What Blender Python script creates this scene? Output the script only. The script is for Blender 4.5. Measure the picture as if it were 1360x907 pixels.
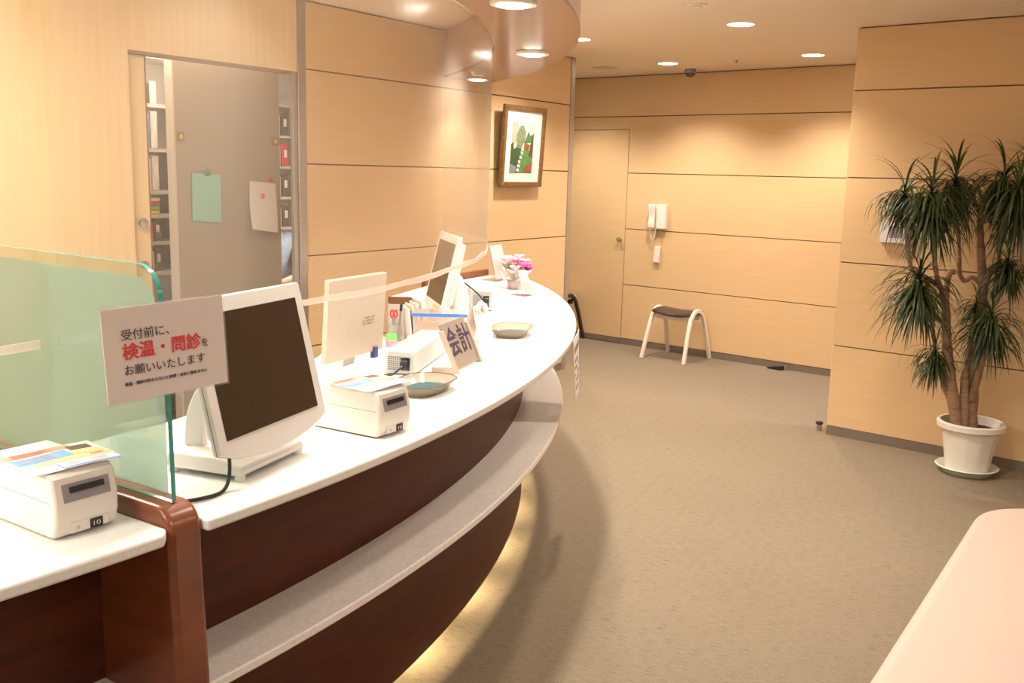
import bpy, bmesh, math, random
from mathutils import Matrix, Vector
from math import sin, cos, pi, radians as rad, degrees, atan2, acos
random.seed(7)
for o in list(bpy.data.objects): bpy.data.objects.remove(o)
S = bpy.context.scene; COL = S.collection
# ---------------------------------------------------------------- camera
cam_d = bpy.data.cameras.new('camera'); cam = bpy.data.objects.new('camera', cam_d); COL.objects.link(cam)
cam_d.sensor_width = 36; cam_d.lens = 1300/1360*36; cam_d.clip_start = .05
pitch, roll = rad(9.816), rad(1.42)
F = Vector((0, cos(pitch), -sin(pitch))); R0 = Vector((1,0,0)); U0 = Vector((0, sin(pitch), cos(pitch)))
Rr = R0*cos(roll)+U0*sin(roll); Ur = -R0*sin(roll)+U0*cos(roll)
m = Matrix((Rr, Ur, -F)).transposed().to_4x4(); m.translation = (0,0,1.6)
cam.matrix_world = m; S.camera = cam
# ---------------------------------------------------------------- world, exposure, fill panels
w = bpy.data.worlds.new('world'); S.world = w; w.use_nodes = True
w.node_tree.nodes['Background'].inputs[0].default_value = (1,.85,.7,1)
w.node_tree.nodes['Background'].inputs[1].default_value = .1
S.view_settings.view_transform = 'Standard'; S.view_settings.look = 'None'; S.view_settings.gamma = 1
S.view_settings.exposure = 1.0; S.view_settings.use_curve_mapping = False
WARM = (1, .89, .76); NEUT = (1, .93, .84)
def area(name, loc, size, power, col=NEUT, rot=(0,0,0), sy=None):
    d = bpy.data.lights.new(name, 'AREA'); d.energy = power; d.color = col; d.size = size
    if sy: d.shape = 'RECTANGLE'; d.size_y = sy
    o = bpy.data.objects.new(name, d); o.location = loc; o.rotation_euler = rot; COL.objects.link(o); return o
area('unseen_fill_light', (1.2, -.6, 2.49), 1.4, 18, NEUT, sy=1.0)  # unseen soft fill, added in place of downlights around the camera
area('unseen_fill_light', (-2.2, -.4, 2.49), 1.4, 40, NEUT, sy=1.0)
area('unseen_fill_light', (3.4, 1.6, 2.49), 1.0, 14, NEUT, sy=1.0)
area('reception_fill_light', (-1.75, 2.75, 2.49), .9, 36, (1,.91,.78), sy=.9)  # unseen fill added over the staff side to brighten the left wall
area('reception_fill_light', (-2.9, 1.2, 2.49), .9, 14, (1,.91,.78), sy=.9)
area('corridor_panel_light', (4.1, 5.6, 2.49), .8, 30, (.85,.9,1), sy=.8)
# ---------------------------------------------------------------- materials
MATS = {}
def mat(name, col, rough=.5, metal=0, noise=None, bump=None, spec=None, trans=None, emis=None, alpha=None, col2=None, coat=0, sss=0):
    """noise=(scale xyz, amount) darkens/lightens; bump=(scale, strength)"""
    if name in MATS: return MATS[name]
    M = bpy.data.materials.new(name); M.use_nodes = True; N = M.node_tree; L = N.links
    b = N.nodes['Principled BSDF']
    b.inputs['Base Color'].default_value = (*col, 1); b.inputs['Roughness'].default_value = rough
    b.inputs['Metallic'].default_value = metal
    if spec is not None: b.inputs['Specular IOR Level'].default_value = spec
    if trans: b.inputs['Transmission Weight'].default_value = trans
    if alpha is not None: b.inputs['Alpha'].default_value = alpha
    if coat: b.inputs['Coat Weight'].default_value = coat; b.inputs['Coat Roughness'].default_value = .12
    if sss: b.inputs['Subsurface Weight'].default_value = sss
    if emis: b.inputs['Emission Color'].default_value = (*emis[0],1); b.inputs['Emission Strength'].default_value = emis[1]
    tc = None
    if noise or bump:
        tc = N.nodes.new('ShaderNodeTexCoord')
    if noise:
        mp = N.nodes.new('ShaderNodeMapping'); mp.inputs['Scale'].default_value = noise[0]
        if len(noise) > 2: mp.inputs['Rotation'].default_value = (0,0,noise[2])
        nz = N.nodes.new('ShaderNodeTexNoise'); nz.inputs['Scale'].default_value = 1; nz.inputs['Detail'].default_value = 5
        L.new(tc.outputs['Object'], mp.inputs['Vector']); L.new(mp.outputs['Vector'], nz.inputs['Vector'])
        rp = N.nodes.new('ShaderNodeValToRGB')
        c2 = col2 or tuple(c*(1-noise[1]) for c in col); c1 = tuple(min(1, c*(1+noise[1]*.5)) for c in col)
        rp.color_ramp.elements[0].color = (*c2,1); rp.color_ramp.elements[0].position = .3
        rp.color_ramp.elements[1].color = (*c1,1); rp.color_ramp.elements[1].position = .7
        L.new(nz.outputs['Fac'], rp.inputs['Fac']); L.new(rp.outputs['Color'], b.inputs['Base Color'])
    if bump:
        nb = N.nodes.new('ShaderNodeTexNoise'); nb.inputs['Scale'].default_value = bump[0]; nb.inputs['Detail'].default_value = 4
        L.new(tc.outputs['Object'], nb.inputs['Vector'])
        bp = N.nodes.new('ShaderNodeBump'); bp.inputs['Strength'].default_value = bump[1]; bp.inputs['Distance'].default_value = .01
        L.new(nb.outputs['Fac'], bp.inputs['Height']); L.new(bp.outputs['Normal'], b.inputs['Normal'])
    MATS[name] = M; return M
veneer = mat('maple_veneer', (.72,.50,.275), .42, noise=((2.5,2.5,60), .045), spec=.3)
veneer_v = mat('maple_veneer_vertical', (.80,.615,.37), .45, noise=((40,40,1.5), .05), spec=.3)
joint = mat('joint_brown', (.30,.17,.08), .8)
kick = mat('taupe_baseboard', (.19,.15,.112), .5)
plaster = mat('ceiling_plaster', (.85,.71,.55), .9, noise=((110,110,110), .07), bump=(220,.25))
paint = mat('beige_paint', (.74,.55,.36), .8)
white_paint = mat('white_paint', (.78,.74,.68), .7)
alu = mat('brushed_aluminium', (.50,.47,.44), .35, .75, noise=((3,3,60),.08))
wood = mat('mahogany_veneer', (.092,.020,.0065), .45, noise=((6,6,30), .30), coat=.0, spec=.3)
wood_edge = mat('mahogany_edge', (.21,.06,.022), .30, noise=((8,8,22), .25), coat=.3)
soffit_wood = mat('canopy_veneer', (.22,.092,.050), .28, noise=((10,10,6), .12), coat=.2)
fascia_m = mat('canopy_fascia', (.68,.52,.46), .5)
stone = mat('white_solid_surface', (.84,.83,.81), .28, noise=((120,120,120), .05))
shelf_m = mat('grey_white_solid_surface', (.88,.84,.81), .38, noise=((90,90,90), .10))
ivory = mat('ivory_plastic', (.80,.76,.70), .38)
ivory2 = mat('ivory_plastic_lid', (.77,.73,.67), .4)
whitep = mat('white_plastic', (.74,.71,.68), .28)
unit_m = mat('unit_casing', (.56,.51,.47), .4)
seam = mat('dark_seam', (.25,.22,.2), .6)
greyp = mat('grey_plastic', (.28,.26,.28), .4)
black = mat('black_plastic', (.012,.012,.012), .4)
screen_m = mat('screen_glass', (.045,.029,.018), .12, spec=.5)
metal = mat('galvanised_metal', (.42,.42,.40), .35, .8)
teal = mat('teal_mat', (.010,.055,.06), .75)
tray_m = mat('smoked_tray', (.30,.24,.17), .12, alpha=.72)
tray_rim = mat('tray_rim', (.10,.08,.06), .2)
leather = mat('cream_leather', (.60,.49,.42), .40, bump=(300,.05))
dleather = mat('dark_brown_leather', (.045,.022,.018), .35)
white_wood = mat('whitewashed_wood', (.80,.70,.62), .45)
dark_wood = mat('dark_wood', (.05,.025,.018), .4)
pot_m = mat('cream_pot', (.82,.76,.68), .45)
saucer_m = mat('pale_saucer', (.66,.68,.60), .4)
soil = mat('soil', (.035,.02,.012), .95, bump=(60,.8))
bark = mat('dracaena_bark', (.40,.24,.14), .8, noise=((14,14,60), .30), bump=(80,.5))
cutbark = mat('pale_cut_stem', (.55,.42,.27), .7)
leaf_m = mat('dracaena_leaf', (.040,.066,.016), .42, noise=((6,6,6), .45))
leaf_m2 = mat('dracaena_leaf_light', (.09,.15,.04), .4, noise=((6,6,6), .4))
lamp_m = mat('lamp_glow', (1,1,1), .5, emis=((1,.9,.75), 14))
ring_m = mat('lamp_ring', (.8,.72,.62), .3)
gold = mat('gold_frame', (.25,.13,.045), .35, .3, noise=((60,60,60), .35))
matboard = mat('white_matboard', (.88,.80,.76), .8)
paper = mat('white_paper', (.84,.80,.78), .7)
cardm = mat('greige_acrylic', (.25,.20,.155), .35)
cardlight = mat('pale_greige_acrylic', (.40,.32,.25), .35)
signp = mat('pinkish_laminate', (.96,.89,.88), .25, coat=.2)
red = mat('red_print', (.75,.06,.06), .5); dark = mat('dark_print', (.07,.06,.07), .5)
purple = mat('violet_print', (.035,.022,.06), .5)
blue = mat('blue_plastic', (.05,.16,.55), .4); lblue = mat('light_blue_print', (.16,.42,.80), .4)
mint = mat('mint_paper', (.36,.66,.58), .7)
grey_cab = mat('grey_steel_panel', (.46,.42,.36), .5)
cab_edge = mat('pale_steel_edge', (.68,.63,.56), .5)
green = mat('green_plastic', (.18,.60,.15), .4); pink = mat('pink_plastic', (.85,.28,.42), .5)
orange = mat('orange_print', (.78,.34,.20), .5); cream = mat('cream_print', (.72,.58,.30), .5)
brownp = mat('brown_print', (.12,.08,.05), .5); brass = mat('old_brass', (.45,.36,.18), .35, .6)
redp = mat('red_plastic', (.65,.05,.04), .35); yellow = mat('yellow_file', (.80,.55,.06), .5)
skin_m = mat('skin', (.62,.33,.22), .5, sss=.05); shirt = mat('grey_blue_patterned_cloth', (.14,.17,.22), .9, noise=((60,60,60), .3))
hair_m = mat('black_hair', (.015,.012,.01), .6); trousers = mat('dark_cloth', (.05,.05,.07), .9)
petal = mat('pink_petal', (.90,.42,.50), .6, sss=.1); petal2 = mat('magenta_petal', (.75,.12,.40), .6); petal3 = mat('pale_pink_petal', (.92,.68,.66), .6)
stemg = mat('stem_green', (.12,.28,.08), .6)
acoustic = mat('pale_grille', (.62,.50,.38), .7)
# carpet : loop pile with darker streaks
cm = mat('carpet', (.42,.31,.21), .95); N = cm.node_tree; L = N.links; b = N.nodes['Principled BSDF']
b.inputs['Specular IOR Level'].default_value = .1
tc = N.nodes.new('ShaderNodeTexCoord')
def nznode(scale, rot, detail=4):
    mp = N.nodes.new('ShaderNodeMapping'); mp.inputs['Scale'].default_value = scale
    m0 = N.nodes.new('ShaderNodeMapping'); m0.inputs['Rotation'].default_value = (0,0,rot)
    nz = N.nodes.new('ShaderNodeTexNoise'); nz.inputs['Scale'].default_value = 1; nz.inputs['Detail'].default_value = detail
    L.new(tc.outputs['Object'], m0.inputs['Vector']); L.new(m0.outputs['Vector'], mp.inputs['Vector']); L.new(mp.outputs['Vector'], nz.inputs['Vector']); return nz
n1 = nznode((20,330,1), rad(24)); n2 = nznode((200,260,1), 0, 2); n3 = nznode((.8,.8,1), 0, 3)
r1 = N.nodes.new('ShaderNodeValToRGB'); r1.color_ramp.elements[0].position = .30; r1.color_ramp.elements[1].position = .47
r1.color_ramp.elements[0].color = (.15,.113,.08,1); r1.color_ramp.elements[1].color = (.28,.227,.165,1)
L.new(n1.outputs['Fac'], r1.inputs['Fac'])
mx = N.nodes.new('ShaderNodeMix'); mx.data_type = 'RGBA'; mx.blend_type = 'MULTIPLY'; mx.inputs['Factor'].default_value = 1
r2 = N.nodes.new('ShaderNodeValToRGB'); r2.color_ramp.elements[0].position = .3; r2.color_ramp.elements[1].position = .7
r2.color_ramp.elements[0].color = (.72,.70,.68,1); r2.color_ramp.elements[1].color = (1.1,1.1,1.08,1)
L.new(n2.outputs['Fac'], r2.inputs['Fac']); L.new(r1.outputs['Color'], mx.inputs['A']); L.new(r2.outputs['Color'], mx.inputs['B'])
mx2 = N.nodes.new('ShaderNodeMix'); mx2.data_type = 'RGBA'; mx2.blend_type = 'MULTIPLY'; mx2.inputs['Factor'].default_value = 1
r3 = N.nodes.new('ShaderNodeValToRGB'); r3.color_ramp.elements[0].color = (.86,.85,.84,1); r3.color_ramp.elements[1].color = (1.08,1.08,1.08,1)
L.new(n3.outputs['Fac'], r3.inputs['Fac']); L.new(mx.outputs['Result'], mx2.inputs['A']); L.new(r3.outputs['Color'], mx2.inputs['B'])
L.new(mx2.outputs['Result'], b.inputs['Base Color'])
bp = N.nodes.new('ShaderNodeBump'); bp.inputs['Strength'].default_value = .5; bp.inputs['Distance'].default_value = .004
L.new(n2.outputs['Fac'], bp.inputs['Height']); L.new(bp.outputs['Normal'], b.inputs['Normal'])
# thin clear plastic film, clear glass, frosted film: built as mixes so that light passes
def film(name, tint, gloss, rough, body=None, bodyamt=0, ior=1.45):
    M = bpy.data.materials.new(name); M.use_nodes = True; N = M.node_tree; L = N.links
    for n in list(N.nodes): N.nodes.remove(n)
    out = N.nodes.new('ShaderNodeOutputMaterial'); tr = N.nodes.new('ShaderNodeBsdfTransparent'); tr.inputs[0].default_value = (*tint,1)
    gl = N.nodes.new('ShaderNodeBsdfGlossy'); gl.inputs['Roughness'].default_value = rough
    lw = N.nodes.new('ShaderNodeLayerWeight'); lw.inputs['Blend'].default_value = .5
    pw = N.nodes.new('ShaderNodeMath'); pw.operation = 'POWER'; pw.inputs[1].default_value = 5; L.new(lw.outputs['Facing'], pw.inputs[0])
    fr = N.nodes.new('ShaderNodeMath'); fr.operation = 'MULTIPLY_ADD'; fr.inputs[1].default_value = .95; fr.inputs[2].default_value = .05; L.new(pw.outputs[0], fr.inputs[0])
    mul = N.nodes.new('ShaderNodeMath'); mul.operation = 'MULTIPLY'; mul.use_clamp = True; mul.inputs[1].default_value = gloss
    L.new(fr.outputs[0], mul.inputs[0]); m1 = N.nodes.new('ShaderNodeMixShader')
    L.new(mul.outputs[0], m1.inputs[0]); L.new(tr.outputs[0], m1.inputs[1]); L.new(gl.outputs[0], m1.inputs[2]); last = m1
    if body:
        df = N.nodes.new('ShaderNodeBsdfDiffuse'); df.inputs[0].default_value = (*body,1)
        tl = N.nodes.new('ShaderNodeBsdfTranslucent'); tl.inputs[0].default_value = (*body,1)
        a = N.nodes.new('ShaderNodeMixShader'); a.inputs[0].default_value = .5; L.new(df.outputs[0], a.inputs[1]); L.new(tl.outputs[0], a.inputs[2])
        m2 = N.nodes.new('ShaderNodeMixShader'); m2.inputs[0].default_value = bodyamt
        L.new(m1.outputs[0], m2.inputs[1]); L.new(a.outputs[0], m2.inputs[2]); last = m2
    L.new(last.outputs[0], out.inputs[0]); MATS[name] = M; return M
sheet_m = film('clear_vinyl', (.97,.95,.93), 1.0, .26, (.85,.78,.70), .06)
hem_m = film('vinyl_hem', (.95,.92,.9), 1.5, .2, (.95,.88,.84), .27)
glass_m = film('clear_glass', (.88,.94,.90), 1.0, .02)
frost_m = film('frosted_film', (.84,.90,.85), .8, .3, (.50,.59,.57), .50)
glass_edge = mat('glass_edge_green', (.03,.36,.33), .15, spec=.8)
acryl = film('clear_acrylic', (.95,.93,.93), 1.3, .08, (.9,.82,.84), .10)
cello = film('pink_cellophane', (.97,.88,.89), 1.5, .15, (.95,.70,.72), .16)
boxclear = film('clear_box_plastic', (.93,.92,.9), 1.2, .1, (.85,.8,.75), .25)
# ---------------------------------------------------------------- mesh helpers
class MB:
    def __init__(s): s.v = []; s.f = []; s.mi = []; s.M = Matrix(); s.m = 0
    def add(s, vs, fs):
        o = len(s.v); s.v += [tuple(s.M @ Vector(v)) for v in vs]; s.f += [tuple(i+o for i in f) for f in fs]; s.mi += [s.m]*len(fs); return s
    def box(s, x0, x1, y0, y1, z0, z1):
        return s.add([(x,y,z) for z in (z0,z1) for y in (y0,y1) for x in (x0,x1)],
                     [(0,2,3,1),(4,5,7,6),(0,1,5,4),(2,6,7,3),(0,4,6,2),(1,3,7,5)])
    def prism(s, poly, z0, z1):
        a = sum(poly[i][0]*poly[(i+1)%len(poly)][1]-poly[(i+1)%len(poly)][0]*poly[i][1] for i in range(len(poly)))
        if a < 0: poly = poly[::-1]
        n = len(poly)
        return s.add([(x,y,z0) for x,y in poly]+[(x,y,z1) for x,y in poly],
                     [tuple(range(n))[::-1], tuple(range(n,2*n))]+[(i,(i+1)%n,n+(i+1)%n,n+i) for i in range(n)])
    def prism_x(s, poly, x0, x1):   # poly in (y,z)
        old = s.M; s.M = old @ Matrix(((0,0,1,0),(1,0,0,0),(0,1,0,0),(0,0,0,1))); s.prism(poly, x0, x1); s.M = old; return s
    def prism_y(s, poly, y0, y1):   # poly in (x,z)
        old = s.M; s.M = old @ Matrix(((1,0,0,0),(0,0,-1,0),(0,1,0,0),(0,0,0,1))); s.prism(poly, -y1, -y0); s.M = old; return s
    def quad(s, a, b, c, d): return s.add([a,b,c,d], [(0,1,2,3)])
    def lathe(s, prof, n=32, c=(0,0,0), close=False, sx=1, sy=1):
        vs = []; fs = []; k = len(prof)
        for i in range(n):
            a = 2*pi*i/n
            vs += [(c[0]+r*cos(a)*sx, c[1]+r*sin(a)*sy, c[2]+z) for r, z in prof]
        for i in range(n):
            j = (i+1)%n
            for q in range(k-1): fs.append((i*k+q, j*k+q, j*k+q+1, i*k+q+1))
        if close:
            fs.append(tuple(i*k for i in range(n))[::-1]); fs.append(tuple(i*k+k-1 for i in range(n)))
        return s.add(vs, fs)
    def cyl(s, c, r, h, n=24): return s.lathe([(r,0),(r,h)], n, c, True)
    def tube(s, pts, r, n=8):
        pts = [Vector(p) for p in pts]; rs = r if isinstance(r, (list,tuple)) else [r]*len(pts); vs = []; fs = []
        up = None
        for i, p in enumerate(pts):
            t = (pts[min(i+1,len(pts)-1)]-pts[max(i-1,0)]).normalized()
            if up is None: up = t.orthogonal().normalized()
            up = (up - t*up.dot(t)).normalized(); sd = t.cross(up)
            vs += [tuple(p+(up*cos(2*pi*k/n)+sd*sin(2*pi*k/n))*rs[i]) for k in range(n)]
        for i in range(len(pts)-1):
            for k in range(n): fs.append((i*n+k, i*n+(k+1)%n, (i+1)*n+(k+1)%n, (i+1)*n+k))
        fs.append(tuple(range(n))[::-1]); fs.append(tuple(range((len(pts)-1)*n, len(pts)*n)))
        return s.add(vs, fs)
    def ball(s, c, r, n=12, sx=1, sy=1, sz=1):
        k = n//2; prof = [(max(r*sin(pi*i/k), 1e-4), -r*cos(pi*i/k)*sz) for i in range(k+1)]
        return s.lathe(prof, n, c, False, sx, sy)
    def strip(s, secs, cap=True, closed=True):  # secs: list of cross-section loops with equal counts
        k = len(secs[0]); vs = [v for q in secs for v in q]; fs = []
        for i in range(len(secs)-1):
            for j in range(k if closed else k-1): fs.append((i*k+j, i*k+(j+1)%k, (i+1)*k+(j+1)%k, (i+1)*k+j))
        if cap and closed: fs.append(tuple(range(k))[::-1]); fs.append(tuple(range((len(secs)-1)*k, len(secs)*k)))
        return s.add(vs, fs)
def smooth(pts, n=6):
    P = [Vector(p) for p in pts]; out = []
    for i in range(len(P)-1):
        a, b, c, d = P[max(i-1,0)], P[i], P[i+1], P[min(i+2,len(P)-1)]
        for k in range(n):
            t = k/n; out.append(.5*((2*b)+(c-a)*t+(2*a-5*b+4*c-d)*t*t+(3*b-a-3*c+d)*t**3))
    return out+[P[-1]]
def obj(name, mb, mt, parent=None, bevel=0, seg=2, sharp=35, flat=False, kind=None, label=None, sub=0, solid=0):
    me = bpy.data.meshes.new(name); me.from_pydata(mb.v, [], mb.f)
    for x in (mt if isinstance(mt, (list,tuple)) else [mt]): me.materials.append(x)
    if isinstance(mt, (list,tuple)): me.polygons.foreach_set('material_index', mb.mi)
    bm = bmesh.new(); bm.from_mesh(me); bmesh.ops.recalc_face_normals(bm, faces=bm.faces); bm.to_mesh(me); bm.free()
    if not flat:
        me.shade_smooth(); me.set_sharp_from_angle(angle=rad(sharp))
    o = bpy.data.objects.new(name, me); COL.objects.link(o)
    if parent: o.parent = parent
    if bevel:
        md = o.modifiers.new('bevel', 'BEVEL'); md.width = bevel; md.segments = seg; md.limit_method = 'ANGLE'; md.angle_limit = rad(40)
        md.harden_normals = False
    if solid: md = o.modifiers.new('solid', 'SOLIDIFY'); md.thickness = solid
    if sub: md = o.modifiers.new('sub', 'SUBSURF'); md.levels = sub; md.render_levels = sub
    if kind: o['kind'] = kind
    if label: o['label'] = label
    return o
def tag(o, label, cat, group=None, kind=None):
    o['label'] = label; o['category'] = cat
    if group: o['group'] = group
    if kind: o['kind'] = kind
    return o
def thing(name, label, cat, loc=(0,0,0), rotz=0, group=None):
    o = bpy.data.objects.new(name, None); COL.objects.link(o); o.empty_display_size = .05
    o.location = loc; o.rotation_euler = (0,0,rad(rotz)); return tag(o, label, cat, group)
def struct(name, loc=(0,0,0), rotz=0, mb=None, mt=None, **k):
    if mb: o = obj(name, mb, mt, None, **k)
    else: o = bpy.data.objects.new(name, None); COL.objects.link(o)
    o.location = loc; o.rotation_euler = (0,0,rad(rotz)); o['kind'] = 'structure'; return o
def copy_tree(o, parent=None):
    c = o.copy(); COL.objects.link(c); c.parent = parent
    if parent is not None: c.matrix_parent_inverse = o.matrix_parent_inverse.copy()
    for ch in list(o.children): copy_tree(ch, c)
    return c
def text(name, s, size, mt, parent, M, bold=0, align='LEFT', sx=1):
    cu = bpy.data.curves.new('t', 'FONT'); cu.body = s; cu.size = size; cu.extrude = .0003; cu.offset = bold; cu.align_x = align
    cu.resolution_u = 3
    o = bpy.data.objects.new('t', cu); COL.objects.link(o); bpy.context.view_layer.update()
    me = bpy.data.meshes.new_from_object(o.evaluated_get(bpy.context.evaluated_depsgraph_get()))
    bpy.data.objects.remove(o); me.materials.clear(); me.materials.append(mt); me.transform(M @ Matrix.Diagonal((sx,1,1,1)))
    q = bpy.data.objects.new(name, me); COL.objects.link(q)
    if parent: q.parent = parent
    return q
# text in plane X right, Z up, reading from -Y side
TXZ = Matrix(((1,0,0,0),(0,0,-1,0),(0,1,0,0),(0,0,0,1)))
def T(x,y,z): return Matrix.Translation((x,y,z))
# ---------------------------------------------------------------- room shell
H = 2.5
AZ = degrees(atan2(.831,.556)); FZ = -40.1
outline = [(-5.6,-3.2),(5.6,-3.2),(5.6,8.2),(4.4,9.0),(1.2,12.2),(-5.6,12.2)]
struct('floor', mb=MB().prism(outline, -.1, 0), mt=cm)
struct('ceiling', mb=MB().prism(outline, H, H+.1), mt=plaster)
ROWS = [.06,.575,1.10,1.617,2.133,2.496]; G = .0035
def wall_panels(parent, x0, x1, rows=ROWS, skip=None):
    for i in range(len(rows)-1):
        if skip and i in skip: continue
        obj('wall_panel', MB().box(x0, x1, 0, .018, rows[i]+(G if i else 0), rows[i+1]-G), veneer, parent, bevel=.0012, seg=1)
# far wall with door
wf = struct('wall_far', (1.07,9.25,0), FZ, MB().box(-2.4,6.0,.020,.12,0,H), joint)
for i in range(5):
    a, bb = ROWS[i]+(G if i else 0), ROWS[i+1]-G
    if i == 4: obj('wall_panel', MB().box(-2.4,6.0,0,.018,a,bb), veneer, wf, bevel=.0012, seg=1)
    else:
        obj('wall_panel', MB().box(-.036,6.0,0,.018,a,bb), veneer, wf, bevel=.0012, seg=1)
        obj('wall_panel', MB().box(-2.4,-.955,0,.018,a,bb if i<3 else bb), veneer, wf, bevel=.0012, seg=1)
obj('wall_panel', MB().box(-.955,-.036,0,.018,2.018,2.133-G), veneer, wf)
struct('baseboard_far', (1.07,9.25,0), FZ, MB().box(-.036,6,-.004,.019,0,.055), kick)
struct('baseboard_far', (1.07,9.25,0), FZ, MB().box(-2.4,-.955,-.004,.019,0,.055), kick)
d1 = struct('door_1', (1.07,9.25,0), FZ, MB().box(-.948,-.042,0,.019,.056,2.012), veneer, bevel=.0012, seg=1)
obj('kick_strip', MB().box(-.948,-.042,-.003,.018,.006,.052), kick, d1)
kn = MB(); kn.M = T(-.085,0,.998) @ Matrix.Rotation(rad(90),4,'X'); kn.lathe([(.0005,.0),(.012,0),(.012,.02),(.022,.03),(.022,.042),(.0005,.045)],16)
obj('door_knob', kn, brass, d1)
# picture wall (left) : s runs towards the far end
WL = (.447,8.0,0)
wl = struct('wall_left', WL, AZ, MB().box(-2.92,-.062,.020,.045,0,H), joint)
for i in range(5):
    obj('wall_panel', MB().box(-2.918,-.062,0,.019,ROWS[i]+(G if i else 0),ROWS[i+1]-G), veneer, wl, bevel=.0012, seg=1)
struct('baseboard_left', WL, AZ, MB().box(-2.92,-.062,-.004,.019,0,.055), kick)
struct('trim_1', WL, AZ, MB().box(-.06,0,-.006,.106,0,H-.001), alu, bevel=.003)
struct('trim_2', WL, AZ, MB().box(-2.98,-.0-2.922,-.006,.045,0,H-.001), alu, bevel=.003)
# wall left of the aluminium post with the sliding door opening
ow = struct('wall_reception', WL, AZ, MB().box(-7.6,-4.035,0,.03,0,H).box(-4.035,-2.982,0,.03,2.112,H), veneer_v)
struct('trim_3', WL, AZ, MB().box(-3.012,-2.982,.004,.030,0,2.111), alu, bevel=.002)
struct('trim_4', WL, AZ, MB().box(-4.035,-3.012,.002,.07,2.098,2.1119), joint)
sd = struct('door_2', WL, AZ, MB().box(-4.7,-3.925,.034,.066,.01,2.097), veneer_v, bevel=.002)
obj('door_edge', MB().box(-3.925,-3.917,.034,.066,.01,2.097), joint, sd)
h1 = MB(); h1.M = T(-3.978,.034,1.317) @ Matrix.Rotation(rad(90),4,'X'); h1.lathe([(.0005,0),(.012,0),(.012,.012),(.023,.02),(.023,.03),(.0005,.034)],16); obj('door_knob', h1, metal, sd)
h1 = MB(); h1.M = T(-3.967,.034,1.114) @ Matrix.Rotation(rad(90),4,'X'); h1.lathe([(.0005,0),(.02,0),(.02,.014),(.0005,.016)],16); obj('lock', h1, metal, sd)
# staff room beyond the opening
struct('wall_staff_back', WL, AZ, MB().box(-7.6,-.35,2.5,2.6,0,H), white_paint)
struct('wall_staff_right', WL, AZ, MB().box(-.35,-.25,.046,2.6,0,H), white_paint)
struct('wall_staff_left', WL, AZ, MB().box(-7.7,-7.6,0,2.6,0,H), white_paint)
# plant wall (right) and its return
wr = struct('wall_right', (2.02,6.08,0), FZ, MB().box(.002,4.6,.020,.16,0,H), joint)
for i in range(5):
    obj('wall_panel', MB().box(0,4.6,0,.019,ROWS[i]+(G if i else 0),ROWS[i+1]-G), veneer, wr, bevel=.0012, seg=1)
obj('end_panel', MB().box(-.001,.001,.0195,.18,.055,2.487), veneer, wr)
struct('baseboard_right', (2.02,6.08,0), FZ, MB().box(.003,4.6,-.003,.019,0,.058), kick)
# walls behind and beside the photographer
struct('wall_back', mb=MB().box(-5.6,5.6,-3.2,-3.1,0,H), mt=paint)
struct('wall_east', mb=MB().box(5.5,5.6,-3.1,8.2,0,H), mt=paint)
struct('wall_west', mb=MB().box(-5.6,-5.5,-3.1,2.0,0,H), mt=paint)
# ---------------------------------------------------------------- ceiling fittings
def spot(loc, power, parent, col=WARM, ang=128, blend=.7, rad_=.05):
    d = bpy.data.lights.new('lamp', 'SPOT'); d.energy = power; d.color = col; d.spot_size = rad(ang); d.spot_blend = blend; d.shadow_soft_size = rad_
    o = bpy.data.objects.new('lamp', d); COL.objects.link(o); o.parent = parent; o.location = loc; return o
def downlight(loc, label, power, drop=0):
    t = thing('downlight', label, 'ceiling light', loc, 0, None)
    obj('trim_ring', MB().lathe([(.078,0),(.078,-.004-drop*.3),(.090,-.003),(.092,0)], 32), ring_m, t)
    obj('diffuser', MB().lathe([(.0005,-.004-drop),(.05,-.004-drop),(.077,-.001)], 32), lamp_m, t)
    spot((0,0,-.03-drop), power, t); return t
downlight((1.314,6.063,H), 'round white ceiling light nearest, right of the flush smoke detector', 56)
downlight((2.157,7.443,H), 'round white ceiling light closest to the corner of the plant wall', 53)
downlight((1.208,8.212,H), 'round white ceiling light beside the small dome camera', 49)
downlight((.404,6.901,H), 'round white ceiling light half hidden behind the curved canopy edge', 44)
t = downlight((.28,8.93,H), 'round ceiling light above the flush door, hidden behind the aluminium post', 44)
for q, pw in (((.47,4.68,H),52),((1.40,3.90,H),34),((.56,2.52,H),15),((2.6,2.6,H),8)):
    t = downlight(q, 'round warm ceiling light over the waiting area', pw); t['group'] = 'waiting area ceiling lights outside the picture'
t = thing('smoke_detector', 'round white smoke detector plate flush in the ceiling near top edge', 'detector', (.935,5.429,H))
obj('base_plate', MB().lathe([(.058,0),(.058,-.008),(.0005,-.009)], 28), ring_m, t)
obj('sensor_ring', MB().lathe([(.035,-.008),(.033,-.016),(.0005,-.018)], 28), ivory2, t)
t = thing('ceiling_speaker', 'round flat beige speaker grille in the ceiling by the aluminium post', 'speaker', (.736,8.671,H))
obj('grille', MB().lathe([(.11,0),(.108,-.004),(.0005,-.006)], 32), acoustic, t)
t = thing('sprinkler_head', 'tiny metal sprinkler head in the ceiling', 'sprinkler', (1.692,7.888,H))
obj('flange', MB().lathe([(.022,0),(.02,-.004),(.0005,-.005)], 16), metal, t); obj('deflector', MB().cyl((0,0,-.022),.008,.018,10), metal, t)
t = thing('dome_camera', 'small grey dome camera under the ceiling by the far wall', 'camera', (1.46,8.60,H))
obj('housing', MB().lathe([(.045,0),(.05,-.03),(.042,-.034)], 24), greyp, t)
obj('lens_dome', MB().lathe([(.042,-.034),(.036,-.055),(.02,-.066),(.0005,-.069)], 24), mat('smoked_dome', (.09,.08,.09), .1), t)
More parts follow.
